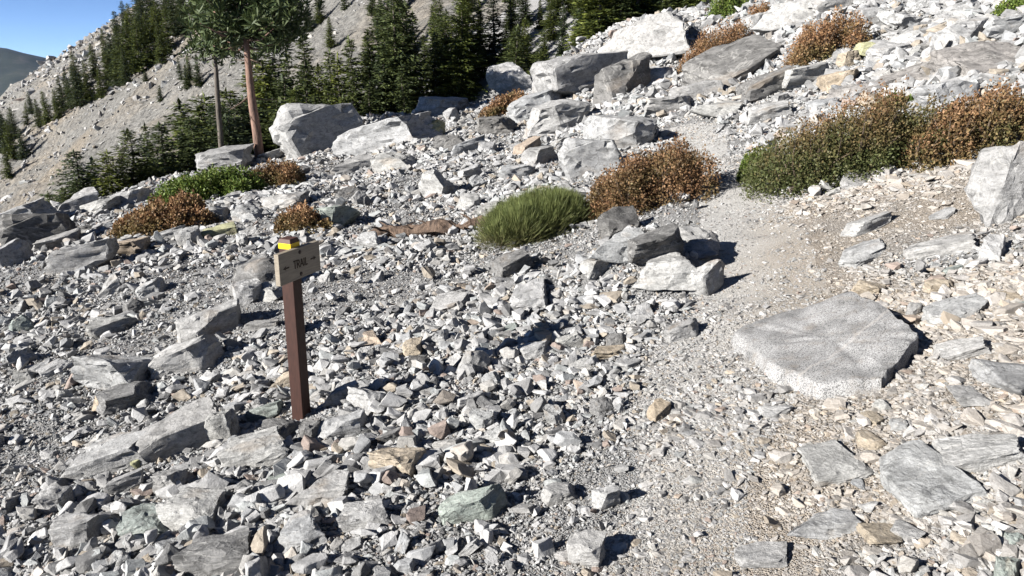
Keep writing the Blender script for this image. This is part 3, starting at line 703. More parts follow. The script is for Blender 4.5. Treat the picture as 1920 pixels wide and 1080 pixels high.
# banded bedrock outcrop, upper right
def outcrop(px0, py0, px1, py1, thick, seed, label):
    a, ta = hit(px0, py0); b_, tb = hit(px1, py1)
    L_ = np.linalg.norm(b_ - a); me = big_rock(seed, (1, 1, 1), edge=.07, cuts=8, rough=1.1, jitter=.15); me.materials.append(M['outcrop'])
    mid = (a + b_) / 2; yaw = math.atan2(b_[1] - a[1], b_[0] - a[0])
    pit = -math.asin((b_[2] - a[2]) / L_)
    o = obj('outcrop', me, loc=(mid[0], mid[1], mid[2] - thick * .12), rot=Euler((.35, pit, yaw)), scale=(L_ * 1.1, thick * 1.6, thick))
    tag(o, label, 'outcrop'); HERO_XY.append((mid[0], mid[1], L_ / 3)); COUNT['rock'] += 1
outcrop(1640, 172, 1800, 130, .62, 71, 'dark banded bedrock ledge rising toward the upper bank')
outcrop(1790, 150, 1960, 92, .80, 72, 'purplish banded bedrock ledge at the upper end of the outcrop')
outcrop(1560, 182, 1660, 165, .40, 73, 'low grey toe of the banded bedrock outcrop')

# landmarks for labels of the looser rocks
LAND = [((560, 785), 'near the foot of the signpost'), ((800, 445), 'by the fallen dead branch'), ((1000, 440), 'beside the bright green brush'),
        ((1220, 390), 'around the rusty brown shrub'), ((1550, 340), 'around the wide mottled shrub'), ((1540, 720), 'around the speckled granite boulder'),
        ((300, 440), 'below the left brown shrub and green mat'), ((600, 320), 'below the dark sided crest boulder'), ((1150, 200), 'below the massive square boulder'),
        ((1530, 140), 'around the reddish brown bush'), ((1780, 140), 'around the banded outcrop'), ((890, 980), 'around the flat greenish rock'),
        ((220, 740), 'on the fine gravel by the large white block'), ((370, 985), 'low on the scree around the broad bluish white rock'), ((1180, 500), 'in the rock heap left of the trail'),
        ((1680, 960), 'around the bluish slab in the earth bank'), ((800, 290), 'around the lichen boulder on the upper scree'), ((1340, 130), 'around the dark striped slab')]
LXY = np.array([hit(*l[0])[0][:2] for l in LAND])
LT = np.array([np.linalg.norm(l) for l in LXY])
names = {'grey': 'mid grey', 'white': 'whitish', 'tan': 'tan stained', 'dark': 'dark grey', 'green': 'greenish grey'}
shp = {'block': 'blocky', 'slab': 'flat slabby', 'point': 'pointed', 'round': 'rounded'}
HX = np.array(HERO_XY)
n_more = 300 - COUNT['rock']; placed = 0; tries = 0
while placed < n_more and tries < 6000:
    tries += 1
    px, py = random.uniform(-20, 1940), random.uniform(40, 1090)
    p, t = hit(px, py)
    if t > 36: continue
    td = float(trail_dist(p[0], p[1]))
    if td < .55: continue
    w = random.uniform(30, 58) if random.random() < .8 else random.uniform(55, 85)
    if px < 330 and 520 < py < 860: w *= .75
    tanv = float(tan_mask(np.array([p[0]]), np.array([p[1]]))[0])
    s = w * t / F_PX
    d2 = np.hypot(HX[:, 0] - p[0], HX[:, 1] - p[1]) - HX[:, 2]
    if d2.min() < s * .35: continue
    if (np.hypot(p[0] + 1.24, p[1] - 3.98)) < .28: continue
    kd = random.choices(['block', 'slab', 'point', 'round'], [4, 4, 1.4, .6])[0]
    mt = random.choices(['grey', 'white', 'tan', 'dark', 'green'], [4, 4, .6 + 2 * tanv, 1.1, .8])[0]
    j = int(np.argmin(np.hypot(LXY[:, 0] - p[0], LXY[:, 1] - p[1]) / LT))
    sx = s; sy = s * random.uniform(.55, .9); sz = s * {'block': random.uniform(.5, .85), 'slab': random.uniform(.28, .45), 'point': random.uniform(.8, 1.2), 'round': .65}[kd]
    tl = (random.gauss(0, .22), random.gauss(-.15, .28))
    put_rock('rock', kd, mt, p, sx, sy, sz, random.gauss(.3, .8), tl, '%s %s loose rock %s' % (names[mt], shp[kd], LAND[j][1]), 'loose rocks ' + LAND[j][1], sink=.3 if tanv < .4 else .48)
    HX = np.vstack([HX, (p[0], p[1], s / 2)]); placed += 1
print('rocks', COUNT['rock'])

# ------------------------------------------------------------------ the uncountable stones: geometry-node instances on computed points
STONES = []
for k in range(20):
    me = small_stone(500 + k, [(1, .7, .36), (1, .8, .5), (1, .6, .24), (1, .7, .62), (1.0, .45, .36)][k % 5]); me.name = 'stone_shape'
    STONES.append(bpy.data.objects.new('stone_shape', me))
def scatter(name, pos, rot, scl, idx, tint, label, cat):
    me = bpy.data.meshes.new(name); n = len(pos)
    me.vertices.add(n); me.vertices.foreach_set('co', np.asarray(pos, np.float32).ravel())
    for nm, arr in (('rot', rot), ('scl', scl)):
        a = me.attributes.new(nm, 'FLOAT_VECTOR', 'POINT'); a.data.foreach_set('vector', np.asarray(arr, np.float32).ravel())
    a = me.attributes.new('pick', 'INT', 'POINT'); a.data.foreach_set('value', np.asarray(idx, np.int32))
    fattr(me, 'tint', tint)
    o = obj(name, me); o['kind'] = 'stuff'; o['label'] = label; o['category'] = cat
    ng = bpy.data.node_groups.new(name, 'GeometryNodeTree')
    ng.interface.new_socket('Geometry', in_out='INPUT', socket_type='NodeSocketGeometry')
    ng.interface.new_socket('Geometry', in_out='OUTPUT', socket_type='NodeSocketGeometry')
    gi = ng.nodes.new('NodeGroupInput'); go = ng.nodes.new('NodeGroupOutput')
    iop = ng.nodes.new('GeometryNodeInstanceOnPoints'); g2i = ng.nodes.new('GeometryNodeGeometryToInstance')
    for so in STONES[::-1]:
        on = ng.nodes.new('GeometryNodeObjectInfo'); on.inputs['Object'].default_value = so; on.inputs['As Instance'].default_value = False
        ng.links.new(on.outputs['Geometry'], g2i.inputs[0])
    def named(nm, typ):
        q_ = ng.nodes.new('GeometryNodeInputNamedAttribute'); q_.data_type = typ; q_.inputs['Name'].default_value = nm; return q_.outputs['Attribute']
    e2r = ng.nodes.new('FunctionNodeEulerToRotation')
    ng.links.new(named('rot', 'FLOAT_VECTOR'), e2r.inputs[0])
    ng.links.new(gi.outputs[0], iop.inputs['Points']); ng.links.new(g2i.outputs[0], iop.inputs['Instance'])
    iop.inputs['Pick Instance'].default_value = True
    ng.links.new(named('pick', 'INT'), iop.inputs['Instance Index'])
    ng.links.new(e2r.outputs[0], iop.inputs['Rotation']); ng.links.new(named('scl', 'FLOAT_VECTOR'), iop.inputs['Scale'])
    ng.links.new(iop.outputs[0], go.inputs[0])
    md = o.modifiers.new('stones', 'NODES'); md.node_group = ng
    return o

def gen_near(n, amin, amax, smin_f, alpha, smax, lift):
    r = np.exp(rng.uniform(math.log(1.5), math.log(46), n)); th = np.radians(rng.uniform(-50, 50, n))
    x, y = r * np.sin(th), r * np.cos(th)
    ys = np.maximum(y, .5); yc = np.interp(x / ys, _cth, _cy)
    keep = y < yc + 5
    x, y, r = x[keep], y[keep], r[keep]; n = len(x)
    td = trail_dist(x, y); tw = trail_half(x, y); on = td < tw * 1.05
    tn = tan_mask(x, y)
    patch = np.clip(.5 + 1.6 * fbm(x / 1.7, y / 1.7, 3, 6.0), 0, 1)             # fine gravel patches against coarse ones
    fine_zone = np.exp(-(((x + 4.0) / 2.2) ** 2 + ((y - 6.0) / 2.8) ** 2))
    smin = smin_f * r + .006
    s = smin * rng.random(n) ** (-1 / alpha)
    s = s * (0.5 + 1.0 * patch) * (1 - .22 * fine_zone)
    coarse = np.clip((4.5 - r) / 1.2, 0, 1) * np.clip((.45 - x) / .5, 0, 1) * np.clip(.75 + 1.8 * fbm(x / .7, y / .7, 2, 9.0), .25, 1)
    upper = np.clip((x - 1.5) / 2, 0, 1) * np.clip((y - 8) / 3, 0, 1) * np.clip(td / 1.5, 0, 1)
    s = s * (1 + .75 * coarse * (rng.random(n) < .6)) * (1 + .55 * upper)
    s = np.minimum(s, np.minimum(smax * r ** .5 * (1 + .6 * coarse + .8 * upper), .16 + .012 * r))
    s = np.where(on, np.minimum(s * rng.uniform(.7, 1.4, n), .08) * np.where(y > 3.4, .6, 1.0), s)
    near_edge = np.clip(1 - (td - tw) / .6, 0, 1) * (~on)
    s = s * (1 - .35 * near_edge * (rng.random(n) < .8)) 
    keep = ~((np.hypot(x + 1.25, y - 3.85) < .30) & (s > .05))
    x, y, s, on, tn, r = x[keep], y[keep], s[keep], on[keep], tn[keep], r[keep]; n = len(x)
    drop = np.zeros(n, bool)
    for hx, hy, hr in HERO_XY: drop |= (np.abs(x - hx) < hr * .85) & (np.abs(y - hy) < hr * .8) & (s > hr * .22)
    x, y, s, on, tn, r = x[~drop], y[~drop], s[~drop], on[~drop], tn[~drop], r[~drop]; n = len(x)
    z = H(x, y) + s * np.where(on, rng.uniform(-.05, .2, n), np.where(tn > .5, rng.uniform(-.05, .22, n), rng.uniform(.0, lift, n)))
    tilt = np.where(on | (tn > .5), .24, .38)
    rot = np.stack([rng.normal(0, 1, n) * tilt, rng.normal(-.12, 1, n) * tilt, rng.normal(.35, .9, n) + math.pi * (rng.random(n) < .5)], -1)
    scl = s[:, None] * rng.uniform(.75, 1.25, (n, 3)); scl[:, 2] *= np.where(on | (tn > .5), .8, 1.0)
    tint = np.clip(np.where(on, .05 + .25 * rng.random(n), tn * rng.uniform(.35, 1.1, n)) + (rng.random(n) < .04) * .8, 0, 1)
    return np.stack([x, y, z], -1), rot, scl, rng.integers(0, 20, n), tint, on
P_, R_, S_, I_, T_, on_ = gen_near(620000, 1.5, 46, .0029, 2.85, .06, .45)
sel = ~on_
scatter('scree_stones', P_[sel], R_[sel], S_[sel], I_[sel], T_[sel], 'loose angular grey and white stones covering the whole slope', 'scree')
scatter('trail_pebbles', P_[on_], R_[on_], S_[on_], I_[on_], T_[on_], 'small pale pebbles scattered over the beaten trail', 'gravel')

# talus blocks on the far hillside (too far to count)
n = 26000
x = rng.uniform(-190, 70, n); y = rng.uniform(48, 232, n)
keep = (np.abs(x / y) < .95); x, y = x[keep], y[keep]
dens = np.clip(.35 + 2.2 * fbm(x / 22, y / 22, 3, 12.0), .04, 1); band = .6 * x + .45 * y
dens = np.where((x < -25) & (band > 16) , 1.0, dens)
keep = rng.random(len(x)) < dens; x, y = x[keep], y[keep]; n = len(x)
r = np.hypot(x, y); s = np.minimum((.0022 * r) * rng.random(n) ** (-1 / 2.1), .0115 * r)
rot = rng.normal(0, .45, (n, 3)); rot[:, 2] = rng.uniform(0, 6.28, n)
scatter('talus_blocks', np.stack([x, y, H(x, y) + .12 * s], -1), rot, s[:, None] * rng.uniform(.8, 1.3, (n, 3)), rng.integers(0, 20, n), rng.random(n) * .35,
        'broken pale talus blocks strewn over the far hillside', 'talus')

# ------------------------------------------------------------------ conifers
def fir_mesh(seed, Ht=12.0, R0=1.75, bare=.04, dens=1.0, sparse=0.0):
    r = np.random.default_rng(seed)
    tv, tf = tube([(r.normal(0, .01) * Ht * u, r.normal(0, .01) * Ht * u, Ht * u - .8 * (u == 0)) for u in np.linspace(0, 1, 8)], [.19 * (1 - .93 * u) for u in np.linspace(0, 1, 8)], 7)
    V = []; ph = r.uniform(0, 6.28)
    z = Ht * (bare + .02)
    while z < Ht * .985:
        u = z / Ht; L0 = R0 * (1 - u) ** .68 * (1 if u > .12 else .75 + 2 * u)
        k = int(r.integers(6, 10) * dens); gap = r.random() < sparse
        for b_ in range(k):
            if gap and r.random() < .65: continue
            az = r.uniform(0, 6.283); L_ = L0 * r.uniform(.4, 1.2) * (1 + .25 * math.sin(az + ph) + .3 * math.sin(z * 2.1 + az * 2 + ph)) + .2; droop = r.uniform(.15, .5) * (1.1 - u); lift = .35 * u + r.normal(0, .07)
            m_ = max(4, int(L_ / .13)) * 2
            f = np.clip((np.arange(m_) // 2 + r.random(m_)) / (m_ / 2), 0, 1.02)
            side = (r.random(m_) - .5) * 2 * (.34 * L_ * (1.12 - f) + .05)
            cx_ = L_ * f; cz = z + lift * cx_ - droop * cx_ * f + .12 * f * f * L_ - np.abs(side) * .22 + r.normal(0, .05, m_)
            ca, sa = math.cos(az), math.sin(az)
            C = np.stack([ca * cx_ - sa * side, sa * cx_ + ca * side, cz], -1)
            da = az + np.sign(side) * .5 + r.normal(0, .5, m_); sl = r.uniform(.34, .62, m_) * (.45 + .55 * (1 - u)); sw = sl * r.uniform(.30, .5, m_)
            d = np.stack([np.cos(da), np.sin(da), r.normal(-.12, .25, m_)], -1); d /= np.linalg.norm(d, axis=1)[:, None]
            w_ = np.cross(d, [0, 0, 1]) + np.stack([0 * f, 0 * f, r.normal(0, .9, m_)], -1); w_ *= (sw / np.linalg.norm(w_, axis=1))[:, None]
            s1 = sl[:, None]
            V.append(np.stack([C - d * s1 * .35, C + w_ * .5 + d * s1 * .05, C + d * s1 * .65, C - w_ * .5 + d * s1 * .05], 1).reshape(-1, 3))
        z += Ht * .017 * r.uniform(.7, 1.3)
    for _ in range(8):
        c = np.array([0, 0, Ht * r.uniform(.94, 1.0)]); V.append(np.array([c, c + [r.normal(0, .06), .08, .1], c + [0, 0, .45], c + [.07, r.normal(0, .06) - .06, .1]]))
    V = np.concatenate(V); cm = mesh_fast('crown', V, np.arange(len(V)).reshape(-1, 4), M['fir'])
    return cm, mesh_np('trunk', tv, tf, M['bark'], True)
FIRS = [fir_mesh(1, R0=1.9), fir_mesh(2, R0=1.45, bare=.08), fir_mesh(3, R0=2.3), fir_mesh(4, R0=1.2, sparse=.35, bare=.12), fir_mesh(5, R0=1.7, sparse=.25), fir_mesh(6, R0=2.8, Ht=12, bare=.03)]
print('fir tris', [len(f[0].polygons) * 2 for f in FIRS])
TREES = 0
def fir(pos, height, var, label, group, yaw=None, wide=1.0, name='fir_tree'):
    global TREES
    TREES += 1
    e = obj(name, None, loc=(pos[0], pos[1], pos[2])); e.empty_display_size = .3
    e.rotation_euler = (random.gauss(0, .025), random.gauss(0, .025), random.uniform(0, 6.28) if yaw is None else yaw)
    s = height / 12.0; e.scale = (s * wide, s * wide, s)
    obj('trunk', FIRS[var][1], e); obj('crown', FIRS[var][0], e)
    tag(e, label, 'tree', group); return e
def fir_px(px, top_py, depth, var, label, group=None, base_py=None, wide=1.0):
    """tree at camera depth `depth` (or standing where the photo shows its foot) reaching up to pixel row top_py"""
    if base_py is not None: p, depth = hit(px, base_py)
    else:
        d = ray(px, 200); x, y = d[0] * depth, d[1] * depth; p = np.array([x, y, Hs(x, y)])
    dt = ray(px, top_py); tt = p[1] / dt[1]; h = CAM_Z + dt[2] * tt - p[2]
    return fir((p[0], p[1], p[2] - .1), max(h, 1.2), var, label, group, wide=wide)
# singled out in the photograph
fir_px(862, -20, 46, 5, 'broadest dark green fir standing behind the flat topped crest boulder', wide=1.15)
fir_px(1052, 5, 44, 0, 'bright green fir left of the massive square boulder')
fir_px(948, 25, 47, 4, 'ragged fir behind the upright split boulder')
fir_px(1290, 0, 42, 1, 'small dark fir right behind the massive square boulder')
fir_px(265, 228, 34, 0, 'young fir with layered branches below the grey talus slope')
fir_px(338, 248, 34, 2, 'bushy young fir behind the bright green mat')
fir_px(212, 282, 31, 1, 'narrow yellow green young fir behind the left crest')
fir_px(608, 150, 40, 1, 'slim fir right behind the dark sided crest boulder')
fir_px(540, 95, 42, 3, 'thin sparse fir right of the tall pine trunk')
G1 = 'firs standing just behind the scree crest'
LOOK = ['full', 'narrow', 'broad skirted', 'thin sparse', 'gappy', 'very wide']
CPL = [(130, 'below the open talus'), (400, 'left of the tall pine'), (540, 'right of the tall pine'), (660, 'behind the dark sided boulder'), (770, 'left of the broadest fir'), (940, 'right of the broadest fir'), (1040, 'around the bright green fir'), (1180, 'above the massive square boulder')]
for px, tp, dp, va in [(130, 300, 31, 2), (150, 315, 33, 4), (390, 196, 38, 5), (432, 188, 40, 2), (505, 135, 41, 0), (570, 112, 44, 0), (640, 100, 44, 4), (665, 70, 45, 3),
                       (702, 55, 46, 1), (740, -10, 47, 0), (782, 20, 48, 1), (690, 150, 41, 1), (640, 175, 39, 0), (590, 175, 41, 2), (535, 160, 39, 0), (470, 205, 39, 5), (905, 15, 48, 1), (985, 30, 46, 0),
                       (1010, -5, 50, 1), (1085, -10, 47, 4), (1120, -25, 47, 0), (1160, -30, 46, 2), (1205, -30, 46, 0), (1245, -35, 46, 1), (1020, 60, 43, 2), (760, 120, 42, 1), (820, 60, 46, 2), (355, 205, 42, 0), (375, 225, 36, 5), (410, 215, 36, 2), (450, 200, 37, 5), (425, 235, 34, 5), (520, 205, 36, 5), (545, 185, 38, 2), (565, 205, 37, 2), (600, 120, 46, 2), (625, 90, 48, 0), (500, 170, 42, 2), (365, 240, 34, 2), (300, 250, 34, 2), (240, 262, 32, 2), (185, 300, 31, 5), (665, 130, 43, 2), (720, 100, 44, 2), (580, 60, 50, 1), (520, 90, 48, 3), (490, 110, 46, 4)]:
    fir_px(px, tp - (22 if px < 560 else 0), dp, va, '%s dark fir just behind the crest %s' % (LOOK[va], min(CPL, key=lambda q_: abs(q_[0] - px))[1]), G1, wide=1.9 if px < 560 else 1.5)
for px, tp, dp in [(62, 355, 27), (30, 372, 27), (90, 345, 30), (5, 385, 28), (115, 330, 30)]:
    fir_px(px, tp, dp, 5, 'stunted dark fir on the drop behind the left crest boulders', 'stunted firs behind the left crest', wide=1.3)
G2 = 'firs in the stand behind the crest'
LOOK = ['full', 'narrow', 'broad skirted', 'thin sparse', 'gappy', 'very wide']
PLACE = [(600, 'up the gully behind the dark sided crest boulder'), (760, 'in the back rows left of the broadest fir'), (900, 'in the back rows behind the broadest fir'),
         (1040, 'in the back rows behind the bright green fir'), (1200, 'in the back rows above the massive square boulder'), (1300, 'in the back rows above the orange creeping bush')]
for k in range(48):
    px = random.uniform(560, 1340); dp = random.choice([random.uniform(40, 50), random.uniform(48, 75)])
    if 600 < px < 730 and random.random() < .75: continue
    if dp < 50 and 600 < px < 740: continue
    tp = random.uniform(-70, 75) if px > 700 else random.uniform(-30, 90)
    if dp < 47: tp += 25
    va = random.randrange(5); pl_ = min(PLACE, key=lambda q_: abs(q_[0] - px))[1]
    fir_px(px, tp, dp, va, '%s fir %s' % (LOOK[va], pl_), G2, wide=random.uniform(1.0, 2.0))
for k in range(52):
    px = random.uniform(690, 1345); bp = random.uniform(5, 185)
    p, t_ = hit(px, bp)
    if t_ < 37 or t_ > 150: continue
    va = random.choice([0, 1, 2, 4, 5]); hp = random.uniform(2.6, 5.6) * F_PX / t_; pl_ = min(PLACE, key=lambda q_: abs(q_[0] - px))[1].replace('in the back rows', 'on the open slope')
    fir_px(px, bp - hp, 0, va, '%s young fir %s' % (LOOK[va], pl_), G2, base_py=bp, wide=random.uniform(1.1, 1.7))
for k in range(34):
    px = random.uniform(1085, 1345); dp = random.uniform(35, 41); va = random.choice([0, 1, 2, 4])
    fir_px(px, random.uniform(-170, -20), dp, va, '%s dark fir right behind the massive square boulder' % LOOK[va], G1, wide=random.uniform(1.1, 1.6))
G3 = 'firs on the far hillside'
for px, bp, tp in [(135, 205, 150), (150, 200, 120), (168, 190, 110), (190, 185, 125), (205, 170, 95), (215, 150, 60), (232, 155, 50), (248, 140, 40), (262, 138, 30), (280, 128, 20), (298, 110, 10), (318, 100, 5), (250, 95, 5),
                   (275, 85, -10), (300, 75, -20), (330, 70, -25), (350, 65, -20), (370, 62, -20), (110, 225, 165), (92, 235, 170), (75, 240, 185), (52, 235, 190), (60, 215, 170), (28, 262, 200), (10, 290, 205), (25, 300, 225), (5, 255, 195), (120, 210, 140),
                   (180, 150, 80), (200, 120, 55), (340, 150, 105), (358, 158, 105), (375, 162, 100), (350, 168, 120), (305, 120, 40), (225, 110, 20), (390, 60, -30), (412, 80, -20), (290, 45, -40), (315, 40, -40), (340, 35, -50), (365, 30, -50), (265, 55, -30), (240, 70, 0), (222, 165, 95), (240, 160, 90), (150, 180, 95), (130, 190, 130),
                   (580, 60, 0), (600, 45, -20), (560, 70, 0), (645, 20, -40), (620, 90, 30), (540, 60, -10), (700, 30, -40), (45, 300, 240), (20, 335, 275)]:
    va = random.choice([0, 2, 2, 4, 5])
    where = 'on the upper right of the far hillside above the bare gully' if px > 500 else ('in the lower left tree band beside the open talus' if bp > 195 else ('in the clump at the head of the open talus' if px > 330 and bp > 100 else ('in the highest rows of the far hillside' if bp < 100 else 'in the diagonal tree band above the open talus')))
    fir_px(px, tp, 0, va, '%s dark fir %s' % (LOOK[va], where), G3, base_py=bp, wide=1.25)
fir_px(302, 158, 0, 5, 'lone small tree on the open grey talus of the far hillside', base_py=190, wide=1.2)
fir_px(274, 132, 0, 5, 'low bushy conifer near the upper edge of the open talus', base_py=152, wide=2.0)
def skyline_y(px):
    for py in range(-60, 400, 3):
        if hit(px, py)[1] < 400: return py
    return 60
for px, h_, va in [(187, 26, 4), (203, 22, 2), (214, 20, 5), (226, 24, 0), (242, 30, 0), (95, 34, 1), (127, 26, 4), (112, 14, 5), (64, 20, 1), (76, 20, 1), (155, 16, 5), (165, 13, 5), (20, 18, 5), (40, 16, 4), (262, 24, 1), (3, 22, 5)]:
    sy_ = skyline_y(px)
    fir_px(px, sy_ - h_, 0, va, 'small dark conifer on the skyline ridge of the far hillside', 'conifers on the skyline ridge', base_py=sy_ + 4, wide=1.2)
print('trees', TREES)

# tall bare-stemmed pines at the crest
def tufts(centers, r, ln=.34, n=12):
    V = []
    for c in centers:
        ax = r.normal(0, 1, 3); ax[2] = abs(ax[2]) + .4
        for _ in range(n):
            d = r.normal(0, 1, 3) + .7 * ax; d /= np.linalg.norm(d); w_ = np.cross(d, r.normal(0, 1, 3)); w_ *= .032 / (np.linalg.norm(w_) + 1e-6)
            l_ = ln * r.uniform(.6, 1.1); c0 = c + d * .04
            V += [c0, c0 + d * l_ * .55 + w_, c0 + d * l_, c0 + d * l_ * .55 - w_]
    return V
def tall_pine(base, path_px, depth, rad, limbs, seed, bark, label, crown_n, ln):
    r = np.random.default_rng(seed)
    def pw(px, py): 
        d = ray(px, py); t_ = base[1] / d[1]; return np.array([d[0] * t_, base[1], CAM_Z + d[2] * t_])
    path = [np.array(base) - [0, 0, .4]] + [pw(*q_) for q_ in path_px]
    e = obj('pine_tree', None, loc=base)
    loc = lambda P: [Vector(p_ - np.array(base)) for p_ in P]
    n = len(path); tv, tf = tube(loc(path), [rad * (1.12 if i == 0 else 1 - .8 * (i / (n - 1)) ** 1.3) for i in range(n)], 12, .10, seed)
    obj('trunk', mesh_np('trunk', tv, tf, bark, True), e)
    cen = []
    for (pxa, pya, pxb, pyb, dy, rr_, foliage) in limbs:
        a, b_ = pw(pxa, pya), pw(pxb, pyb); b_ = b_ + np.array([0, dy, 0]); mid = (a + b_) / 2 + np.array([0, 0, -.12 * np.linalg.norm(b_ - a)]) * (1 if foliage else .4)
        lv, lf = tube(loc([a, mid, b_]), [rr_, rr_ * .7, rr_ * .25], 6, .2, seed)
        obj('limb', mesh_np('limb', lv, lf, bark if foliage else M['deadwood'], True), e)
        if foliage:
            for _ in range(int(crown_n * foliage)):
                f = r.uniform(.3, 1.08); q_ = a + (b_ - a) * f
                cen.append(q_ - np.array(base) + r.normal(0, 1, 3) * np.array([.36, .40, .22]) * foliage ** .5 + [0, 0, .12])
    V = np.array(tufts(cen, r, ln)); obj('crown', mesh_fast('crown', V, np.arange(len(V)).reshape(-1, 4), M['pine']), e)
    tag(e, label, 'tree'); return e
def ground_at(px, depth):
    d = ray(px, 290); x, y = d[0] * depth, d[1] * depth; return (x, y, Hs(x, y) - .05)
b0 = ground_at(486, 27.5)
LM = []
rl = random.Random(4)
for k in range(30):
    y0 = rl.uniform(-75, 85); side = rl.choice([-1, 1]); span = rl.uniform(35, 100) * (1 if y0 > 0 else .7)
    x0 = 486 - (290 - y0) * .118
    LM.append((x0, y0, x0 + side * span, y0 + rl.uniform(-28, 16), rl.uniform(-1.6, 1.6), .055, 1.0))
for k in range(14):
    y0 = rl.uniform(15, 92); side = rl.choice([-1, 1, 1]); x0 = 486 - (290 - y0) * .118
    LM.append((x0, y0, x0 + side * rl.uniform(30, 92), y0 + rl.uniform(-22, 26), rl.uniform(-1.6, 1.6), .05, 1.0))
LM += [(470, 178, 432, 205, .0, .045, 0), (470, 182, 520, 188, .3, .03, 0), (464, 108, 492, 118, -.2, .035, 0), (464, 112, 440, 112, .1, .025, 0), (471, 205, 474, 232, -.3, .02, 0), (463, 160, 452, 162, 0, .02, 0)]
tall_pine(b0, [(482, 250), (474, 200), (468, 150), (464, 105), (460, 50), (455, 0), (449, -90)], 27.5, .17, LM, 3, M['bark_red'], 'tall pine with a bare orange trunk and dark crown on the crest', 26, .42)
b1 = ground_at(412, 34)
LM = []
for k in range(14):
    y0 = rl.uniform(20, 110); side = rl.choice([-1, 1]); x0 = 400 + (y0 - 20) * .03
    LM.append((x0, y0, x0 + side * rl.uniform(12, 36), y0 + rl.uniform(-14, 12), rl.uniform(-1, 1), .035, .7))
LM += [(405, 140, 422, 134, 0, .02, 0), (406, 165, 394, 158, 0, .02, 0)]
tall_pine(b1, [(409, 200), (406, 150), (402, 90), (399, 20), (398, -10)], 34, .13, LM, 9, M['bark'], 'slender grey trunked pine left of the tall orange trunked pine', 22, .38)

# ------------------------------------------------------------------ shrubs
def shrub(px0, px1, py_top, py_base, nleaf_, leaf, dry, mat, seed, label, name='shrub', depth_ratio=.7, top_dry=.5, lumps=9):
    r = np.random.default_rng(seed); nleaf = int(nleaf_ * 2.0)
    pc, t = hit((px0 + px1) / 2, py_base - .18 * (py_base - py_top))
    pl, tl_ = hit(px0, py_base - .1 * (py_base - py_top)); W = (px1 - px0) * t / F_PX; Hh = (py_base - py_top) * t / F_PX
    dn = -ray(0, py_base)[2]; Dp = W * depth_ratio
    Hh = max(Hh * .94 - .30 * Dp * max(dn, 0), .35 * Hh)
    e = obj(name, None, loc=(pc[0], pc[1], pc[2]))
    HERO_XY.append((pc[0], pc[1], W / 3))
    # lumpy mat: domes spread over the footprint
    lumps = lumps * 2; dom = []
    for k in range(lumps):
        u = -1 + 2 * (k + .5) / lumps + r.normal(0, .05); v_ = r.uniform(-.75, .75)
        x = u * W * .37; y = v_ * Dp * .40
        rx = W * r.uniform(.15, .27) * (9 / lumps) ** .55; rz = Hh * r.uniform(.7, 1.05) * (1 - .35 * abs(u) ** 3)
        dom.append((x, y, rx, max(rx, Dp * .25), rz))
    V = []; dr = []
    per = nleaf // lumps
    for (x, y, rx, ry, rz) in dom:
        d = r.normal(0, 1, (per, 3)); d[:, 2] = np.abs(d[:, 2]); d /= np.linalg.norm(d, axis=1)[:, None]
        rad = 1 - .42 * r.random(per) ** 2.2
        rad *= 1 + .16 * np.sin(d[:, 0] * 9 + x * 7) * np.sin(d[:, 1] * 8 + y * 5) + .05 * r.normal(0, 1, per)
        X = x + d[:, 0] * rx * rad; Y = y + d[:, 1] * ry * rad; Zr = d[:, 2] * rz * rad
        gz_ = H(pc[0] + X, pc[1] + Y) - pc[2]
        C = np.stack([X, Y, gz_ + Zr], -1)
        dv = np.clip(dry + top_dry * (Zr / Hh - .5) + .55 * fbm((X + pc[0]) * 3.2, (Y + Zr * 1.5 + pc[1]) * 3.2, 3, seed), 0, 1)
        out = d + r.normal(0, .8, (per, 3)) + [0, 0, .1]; out /= np.linalg.norm(out, axis=1)[:, None]
        sd_ = np.cross(out, r.normal(0, 1, (per, 3))); sd_ /= np.linalg.norm(sd_, axis=1)[:, None]
        ls = leaf * r.uniform(.6, 1.35, per)[:, None]
        for a in (C - out * ls * .5, C + sd_ * ls * .3, C + out * ls * .55, C - sd_ * ls * .3): V.append(a)
        dr.append(np.repeat(np.clip(dv + r.normal(0, .12, per), 0, 1), 4))
    VV = np.concatenate([np.stack(V[4 * k:4 * k + 4], 1).reshape(-1, 3) for k in range(lumps)])
    me = mesh_fast('foliage', VV, np.arange(len(VV)).reshape(-1, 4), mat); fattr(me, 'dry', np.concatenate(dr)); obj('foliage', me, e)
    parts = []
    for (x, y, rx, ry, rz) in dom:
        g0 = Hs(pc[0] + x * .8, pc[1] + y * .8) - pc[2]
        for q_ in range(5):
            dx, dy = r.normal(0, .5, 2)
            parts.append(tube([(x * .8, y * .8, g0 - .05), (x + dx * rx * .5, y + dy * ry * .5, g0 + rz * .45), (x + dx * rx, y + dy * ry, g0 + rz * r.uniform(.6, .9))], [.011, .008, .003], 4, cap=False))
    sv, sf = merge(parts); obj('stems', mesh_np('stems', sv, sf, M['stem']), e)
    tag(e, label, 'shrub'); return e
shrub(1396, 1752, 195, 362, 26000, .026, .24, M['shrub'], 21, 'wide mottled olive and rust shrub mat uphill of the trail', top_dry=1.3, lumps=13, depth_ratio=.75)
shrub(1668, 1940, 185, 312, 15000, .028, .62, M['shrub'], 22, 'brown shrub mat joining the wide mottled shrub and the cracked boulder', lumps=9, top_dry=.7)
shrub(1384, 1440, 280, 352, 4200, .026, .0, M['shrub_green'], 23, 'yellow green bush end touching the wide mottled shrub by the trail', lumps=3, top_dry=.3, depth_ratio=1.0)
shrub(1640, 1712, 178, 222, 3600, .032, .05, M['shrub_green'], 35, 'yellow green clump above the wide mottled shrub beside a rounded boulder', lumps=3, top_dry=.2)
